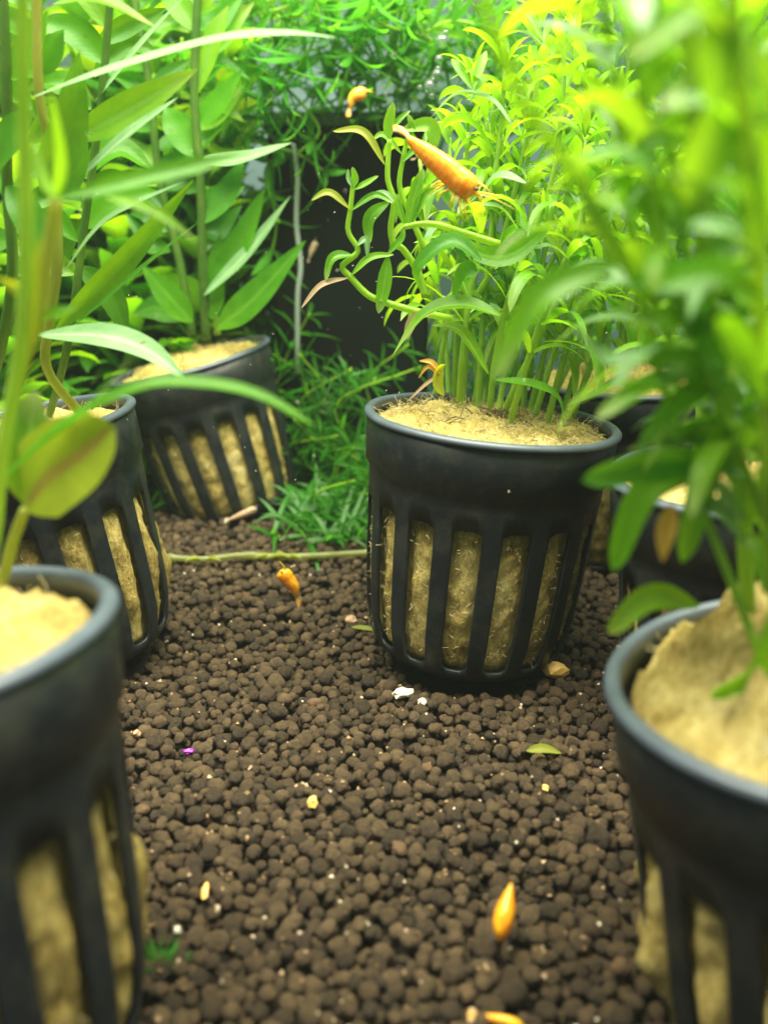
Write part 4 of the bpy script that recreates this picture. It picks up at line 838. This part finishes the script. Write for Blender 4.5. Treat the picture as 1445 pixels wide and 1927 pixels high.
# ---------------------------------------------------------------- shrimps
def shrimp(pts, label, length=None, m='shrimp', up=(0, 0, 1), girth=0.125, detail=True, fan=0.32, plump=False):
    """pts run tail -> head; up = the back's direction"""
    P = crom(pts, 46); t = thing('shrimp', label, 'shrimp', P[20], 'little orange shrimps')
    L = sum((P[i + 1] - P[i]).length for i in range(45)); g = girth * L; n = len(P); seg = 14
    up = Vector(up).normalized(); V, Fc, uv = [], [], []; FR = []
    for i in range(n):
        v = i / (n - 1); T = (P[min(i + 1, n - 1)] - P[max(i - 1, 0)]).normalized(); Bk = (up - T * up.dot(T)).normalized(); S = T.cross(Bk); FR.append((P[i], T, Bk, S))
        # radius: tail thin, abdomen, carapace, tapering head
        if v < 0.12: r = 0.28 + 1.6 * v
        elif v < 0.62: r = 0.47 + 0.46 * math.sin((v - .12) / .5 * math.pi / 2) + 0.028 * (1 - ((v * 14) % 1.0))
        elif v < 0.88: r = 0.93 + 0.09 * math.sin((v - .62) / .26 * math.pi)
        else: r = 0.93 * max(0.05, 1 - ((v - .88) / .12) ** 1.7)
        if plump: r = (0.10 + 0.95 * max(0, math.sin(math.pi * min(v, 1) ** 1.2)) ** 0.8) 
        for k in range(seg):
            a = 2 * math.pi * k / seg; c, s = math.cos(a), math.sin(a)
            V.append(P[i] + (Bk * c * (1.08 if c > 0 else 0.95) + S * s * 0.78) * r * g); uv.append((k / seg, v))
    for i in range(n - 1):
        for k in range(seg): Fc.append((i * seg + k, i * seg + (k + 1) % seg, (i + 1) * seg + (k + 1) % seg, (i + 1) * seg + k))
    Fc.append(tuple(range(seg))[::-1]); Fc.append(tuple((n - 1) * seg + k for k in range(seg)))
    mk('body', V, Fc, M[m], t, uv)
    p, T, Bk, S = FR[1]                                # tail fan
    for k in ((-2, -1, 0, 1, 2) if not plump else ()):
        d = (-T + S * fan * k + Bk * 0.05).normalized()
        leaf(t, [p, p + d * g * .9, p + d * g * 1.7], g * .75, M['fin'] if abs(k) == 2 else M[m], Bk, n=8, blunt=0.6).name = 'tail_fin'
    for s in (-1, 1):                                   # eyes on short stalks
        p, T, Bk, S = FR[41]; e = p + S * s * g * .62 + Bk * g * .42 + T * g * .25
        Ve, Fe, ue = tube_geo([e + S * s * g * (.16 * math.cos(q)) for q in [math.pi - math.pi * z / 7 for z in range(8)]], lambda z: max(.002, .17 * g * math.sin(math.pi * min(.98, max(.02, z)))), 8)
        mk('eye', Ve, Fe, M['eye'], t, ue)
    p, T, Bk, S = FR[40]                               # rostrum
    Vr, Fr, ur = tube_geo([p + Bk * g * .7, p + Bk * g * .75 + T * g * .9, p + Bk * g * .6 + T * g * 1.7], lambda z: g * .13 * (1.05 - z), 6); plump or mk('rostrum', Vr, Fr, M[m], t, ur)
    rr = random.Random(len(label))
    if detail:
        for s in (-1, 1):
            for q in range(5):                          # walking legs
                p, T, Bk, S = FR[28 + q * 3]; a = p - Bk * g * .75 + S * s * g * .35
                kx = rr.gauss(0, .2) + (q - 2) * .28
                V_, F_, u_ = tube_geo(crom([a, a - Bk * g * .55 + S * s * g * .5 + T * g * kx, a - Bk * g * 1.25 + S * s * g * .45 + T * g * (kx * 2 + .3)], 9), lambda z: g * .095 * (1.1 - .7 * z), 6); mk('leg', V_, F_, M[m], t, u_)
            for q in range(4):                          # swimmerets
                p, T, Bk, S = FR[9 + q * 5]; a = p - Bk * g * .5 + S * s * g * .2
                leaf(t, [a, a - Bk * g * .35 - T * g * .1, a - Bk * g * .6 - T * g * .35], g * .28, M['fin'], T, n=6).name = 'swimmeret'
            for q in range(2):                          # antennae
                p, T, Bk, S = FR[44]; d = T * (1.0 - q * .4) + S * s * .35 + Bk * (.35 - q * .6)
                V_, F_, u_ = tube_geo(crom([p + S * s * g * .2, p + d * g * 1.4, p + d * g * (3.4 - q * .6) - Bk * g * (.3 + q * .8)], 10), lambda z: g * .06 * (1.15 - z), 5); mk('antenna', V_, F_, M[m], t, u_)
    return t
YS = 15.3
shrimp([at(768, 262, YS), at(800, 288, YS), at(835, 317, YS), at(868, 345, YS), at(897, 364, YS)], 'largest orange shrimp swimming head down in front of the green clump', m='shrimp', up=(0.45, -0.35, 0.8), girth=0.150)
shrimp([at(660, 202, 26), at(664, 186, 26), at(676, 178, 26), at(690, 180, 26)], 'blurred orange shrimp above the dark filter near the top', up=(-.3, -.3, 1), girth=0.27, detail=False)
g = floor_at(545, 1122)
shrimp([g + Vector((.16, .0, .06)), g + Vector((0.10, .02, .28)), g + Vector((-.06, .03, .52)), g + Vector((-.20, .02, .74))], 'small yellow orange shrimp perched head up on the pellets by the pale runner', m='shrimp_y', up=(.8, -.3, .35), girth=0.25, detail=False)
g = floor_at(940, 1772)
q = [g + Vector((0, 0, .12)), at(940, 1735, g.y + .10), at(948, 1698, g.y + .22), at(960, 1662, g.y + .30)]
shrimp([at(962, 1662, g.y + .22), at(954, 1700, g.y + .10), at(945, 1740, g.y - .06), at(940, 1772, g.y - .16)], 'bright orange shrimp seen from above on the pellets in the lower right foreground', m='shrimp_y', up=(-.1, -.75, .6), girth=0.23, plump=True, detail=False)
shrimp([at(898, 1912, 8.0), at(925, 1916, 7.95), at(955, 1922, 7.9), at(985, 1935, 7.85)], 'orange shrimp cut off by the bottom edge of the picture', m='shrimp_y', up=(0, -.5, 1), girth=0.14)
shrimp([at(1378, 325, 12), at(1390, 345, 12), at(1405, 362, 12), at(1425, 372, 12)], 'orange blur of a shrimp deep in the foliage near the right edge', up=(.4, -.3, 1), girth=0.2, detail=False)
shrimp([at(583, 485, 29), at(588, 470, 29), at(596, 455, 29)], 'dim orange shrimp on the dark filter beside the grey tube', m='shrimp_pale', up=(-.8, -.4, .3), girth=0.2, detail=False)
g = floor_at(345, 1008); shrimp([g + Vector((-.2, 0, .1)), g + Vector((0, 0, .22)), g + Vector((.25, 0, .36))], 'small amber shrimp at the foot of the leaning back pot', m='shrimp', up=(-.5, -.2, .8), girth=0.17, detail=False)
shrimp([at(432, 978, 24.3), at(458, 968, 24.3), at(484, 957, 24.3)], 'pale translucent shrimp below the slots of the leaning back pot', m='shrimp_pale', up=(0, -.3, 1), girth=0.13, detail=False)
shrimp([at(1350, 655, 13.5), at(1375, 650, 13.5), at(1400, 655, 13.5)], 'faint orange shrimp behind the stem of the lower right plant', up=(0, -.3, 1), girth=0.13, detail=False)

# ---------------------------------------------------------------- chips and scraps on the pellets
def chip(px, py, sz, m, label, name='chip', cat='chip', flat=0.6, seed=0, group=None):
    import bmesh
    p = floor_at(px, py); rr = random.Random(seed + px); bm = bmesh.new(); bmesh.ops.create_icosphere(bm, subdivisions=2, radius=1)
    me = bpy.data.meshes.new(name)
    for v in bm.verts:
        d = 1 + 0.45 * noise.noise(v.co * 1.6 + Vector((px, 0, 0))); v.co = Vector((v.co.x * d * sz[0], v.co.y * d * sz[1], v.co.z * d * sz[2])) * U
    bm.to_mesh(me); bm.free(); me.materials.append(M[m]); o = bpy.data.objects.new(name, me); C.objects.link(o)
    p.z = max(top(p.x + a * sz[0] * .6, p.y + b * sz[1] * .6) for a in (-1, 0, 1) for b in (-1, 0, 1)); o.location = (p + Vector((0, 0, sz[2] * 0.35))) * U; o.rotation_euler = (rr.gauss(0, .3), rr.gauss(0, .3), rr.random() * 3)
    tag(o, label, cat, group); return o
chip(757, 1306, (.24, .12, .10), 'chip_white', 'larger white shell flake on the pellets below the sharp pot', 'shell_flake', 'shell')
chip(795, 1315, (.10, .09, .09), 'chip_white', 'small white flake just right of the larger white shell flake', 'shell_flake', 'shell')
chip(588, 1517, (.10, .08, .10), 'chip_yellow', 'single amber yellow grain in the middle of the pellets', 'grain', 'grain')
chip(386, 1672, (.13, .05, .04), 'chip_yellow', 'slim cream and orange flake near the nearest left pot', 'food_flake', 'flake')
chip(354, 1391, (.10, .06, .05), 'chip_purple', 'tiny bright purple fragment on the pellets at the left', 'fragment', 'fragment')
chip(333, 1742, (.05, .05, .06), 'chip_white', 'white grain beside the nearest left pot', 'grain', 'grain')
chip(472, 1437, (.03, .09, .03), 'chip_brown', 'thin salmon coloured sliver on the pellets', 'sliver', 'sliver')
chip(258, 1385, (.07, .07, .08), 'chip_brown', 'tan pebble beside the left pots', 'pebble', 'pebble')
chip(660, 1158, (.18, .13, .10), 'chip_brown', 'reddish brown crumb left of the sharp pot', 'crumb', 'crumb')
chip(1045, 1265, (.30, .16, .16), 'chip_yellow', 'tan wool scrap at the foot of the sharp pot on the right', 'wool_scrap', 'wool scrap')
chip(1026, 1480, (.07, .06, .05), 'chip_yellow', 'cream speck on a pellet right of centre', 'speck', 'speck')
chip(1165, 1222, (.09, .08, .09), 'chip_white', 'mint white bead by the rim of the lower right pot', 'bead', 'bead')
rr = random.Random(8); V, Fc = [], []
for i in range(1500):                               # crumbs and pale grit caught between the pellets
    Y = rr.uniform(7.5, 26); x = rr.uniform(-1, 1) * (Y + 3) * .45
    if min((x - c[0][0]) ** 2 + (Y - c[0][1]) ** 2 for c in POTS.values()) < 5: continue
    z = top(x, Y)
    if z < -.2: continue
    r = rr.uniform(.016, .048); b = len(V); e = Matrix.Rotation(rr.random() * 6, 3, 'X') @ Matrix.Rotation(rr.random() * 6, 3, 'Z')
    V += [Vector((x, Y, z)) + e @ (Vector(d) * r * rr.uniform(.5, 1.4)) for d in ((1, 0, 0), (-1, 0, 0), (0, 1, 0), (0, -1, 0), (0, 0, 1), (0, 0, -1))]
    Fc += [(b + q, b + w_, b + k) for q, w_, k in ((0, 2, 4), (2, 1, 4), (1, 3, 4), (3, 0, 4), (2, 0, 5), (1, 2, 5), (3, 1, 5), (0, 3, 5))]
o = mk('soil_crumbs', V, Fc, M['crumb'], smooth=False, kind='stuff'); o['label'] = 'tan crumbs and pale grit scattered between the soil pellets'; o['category'] = 'grit'
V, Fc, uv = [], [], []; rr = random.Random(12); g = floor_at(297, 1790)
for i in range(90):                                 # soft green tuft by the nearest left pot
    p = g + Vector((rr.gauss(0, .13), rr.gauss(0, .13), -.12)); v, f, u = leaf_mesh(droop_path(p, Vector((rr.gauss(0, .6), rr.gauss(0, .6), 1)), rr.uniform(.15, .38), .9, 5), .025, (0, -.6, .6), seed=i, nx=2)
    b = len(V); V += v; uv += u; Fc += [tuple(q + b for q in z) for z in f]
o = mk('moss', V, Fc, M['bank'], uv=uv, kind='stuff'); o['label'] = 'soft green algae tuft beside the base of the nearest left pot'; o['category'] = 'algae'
lf = thing('fallen_leaf', 'small olive leaf lying on the pellets right of centre', 'leaf', floor_at(1022, 1432))
p = floor_at(1022, 1432) + Vector((0, 0, .1)); leaf(lf, [p + Vector((-.3, 0, .02)), p + Vector((0, 0, .06)), p + Vector((.3, -.05, 0))], .17, 'olive', (0, -.6, 1), n=8)
lf = thing('fallen_leaf', 'yellowish leaf scrap lying against the left foot of the sharp pot', 'leaf', floor_at(690, 1185))
p = floor_at(690, 1188) + Vector((0, 0, .1)); leaf(lf, [p + Vector((-.35, .1, .05)), p + Vector((0, 0, .06)), p + Vector((.3, -.05, 0))], .13, 'olive', (0, -.6, 1), n=8)
lf = thing('withered_leaf', 'amber yellow dying leaf hanging behind the blurred leaves over the right pot', 'leaf', at(1250, 1010, 8.5))
pleaf(lf, [(1265, 950, 8.5), (1250, 1000, 8.4), (1245, 1058, 8.3)], 40, 'amber', (0, -1, .2))
lf = thing('fallen_leaf', 'orange brown dead leaf on the floor behind the sharp pot at its right', 'leaf', ground(1120, 1045, .2))
p = ground(1120, 1045, .5); leaf(lf, [p + Vector((-.5, 0, .1)), p + Vector((0, 0, .2)), p + Vector((.5, .1, .1))], .4, 'amber', (0, -.8, .8), n=8)

# ---------------------------------------------------------------- specks drifting in the water, and the water's own haze
rr = random.Random(66); V, Fc = [], []
for i in range(150):
    Y = rr.uniform(11, 28); p = at(rr.uniform(150, 1300), rr.uniform(150, 1000), Y); r = rr.uniform(.006, .014)
    b = len(V); V += [p + Vector(d) * r for d in ((1, 0, 0), (-1, 0, 0), (0, 1, 0), (0, -1, 0), (0, 0, 1), (0, 0, -1))]
    Fc += [(b + x, b + y, b + z) for x, y, z in ((0, 2, 4), (2, 1, 4), (1, 3, 4), (3, 0, 4), (2, 0, 5), (1, 2, 5), (3, 1, 5), (0, 3, 5))]
o = mk('water_specks', V, Fc, M['chip_white'], kind='stuff'); o['label'] = 'fine pale specks drifting in the tank water'; o['category'] = 'specks'
V, Fc = box(-47, 47, -14, 39.5, -1.6, 20.5, 0.01)
hz = mk('haze', V, Fc, M['plastic'], smooth=False, kind='stuff'); hz.data.materials.clear()
m = bpy.data.materials.new('water_haze'); m.use_nodes = True; nt = m.node_tree; nt.nodes.clear()
o_ = nt.nodes.new('ShaderNodeOutputMaterial'); v_ = nt.nodes.new('ShaderNodeVolumePrincipled'); v_.inputs['Color'].default_value = (0.80, 0.95, 0.86, 1); v_.inputs['Density'].default_value = 0.045
nt.links.new(v_.outputs[0], o_.inputs['Volume']); hz.data.materials.append(m)
hz['label'] = 'slightly cloudy green tinted tank water'; hz['category'] = 'haze'
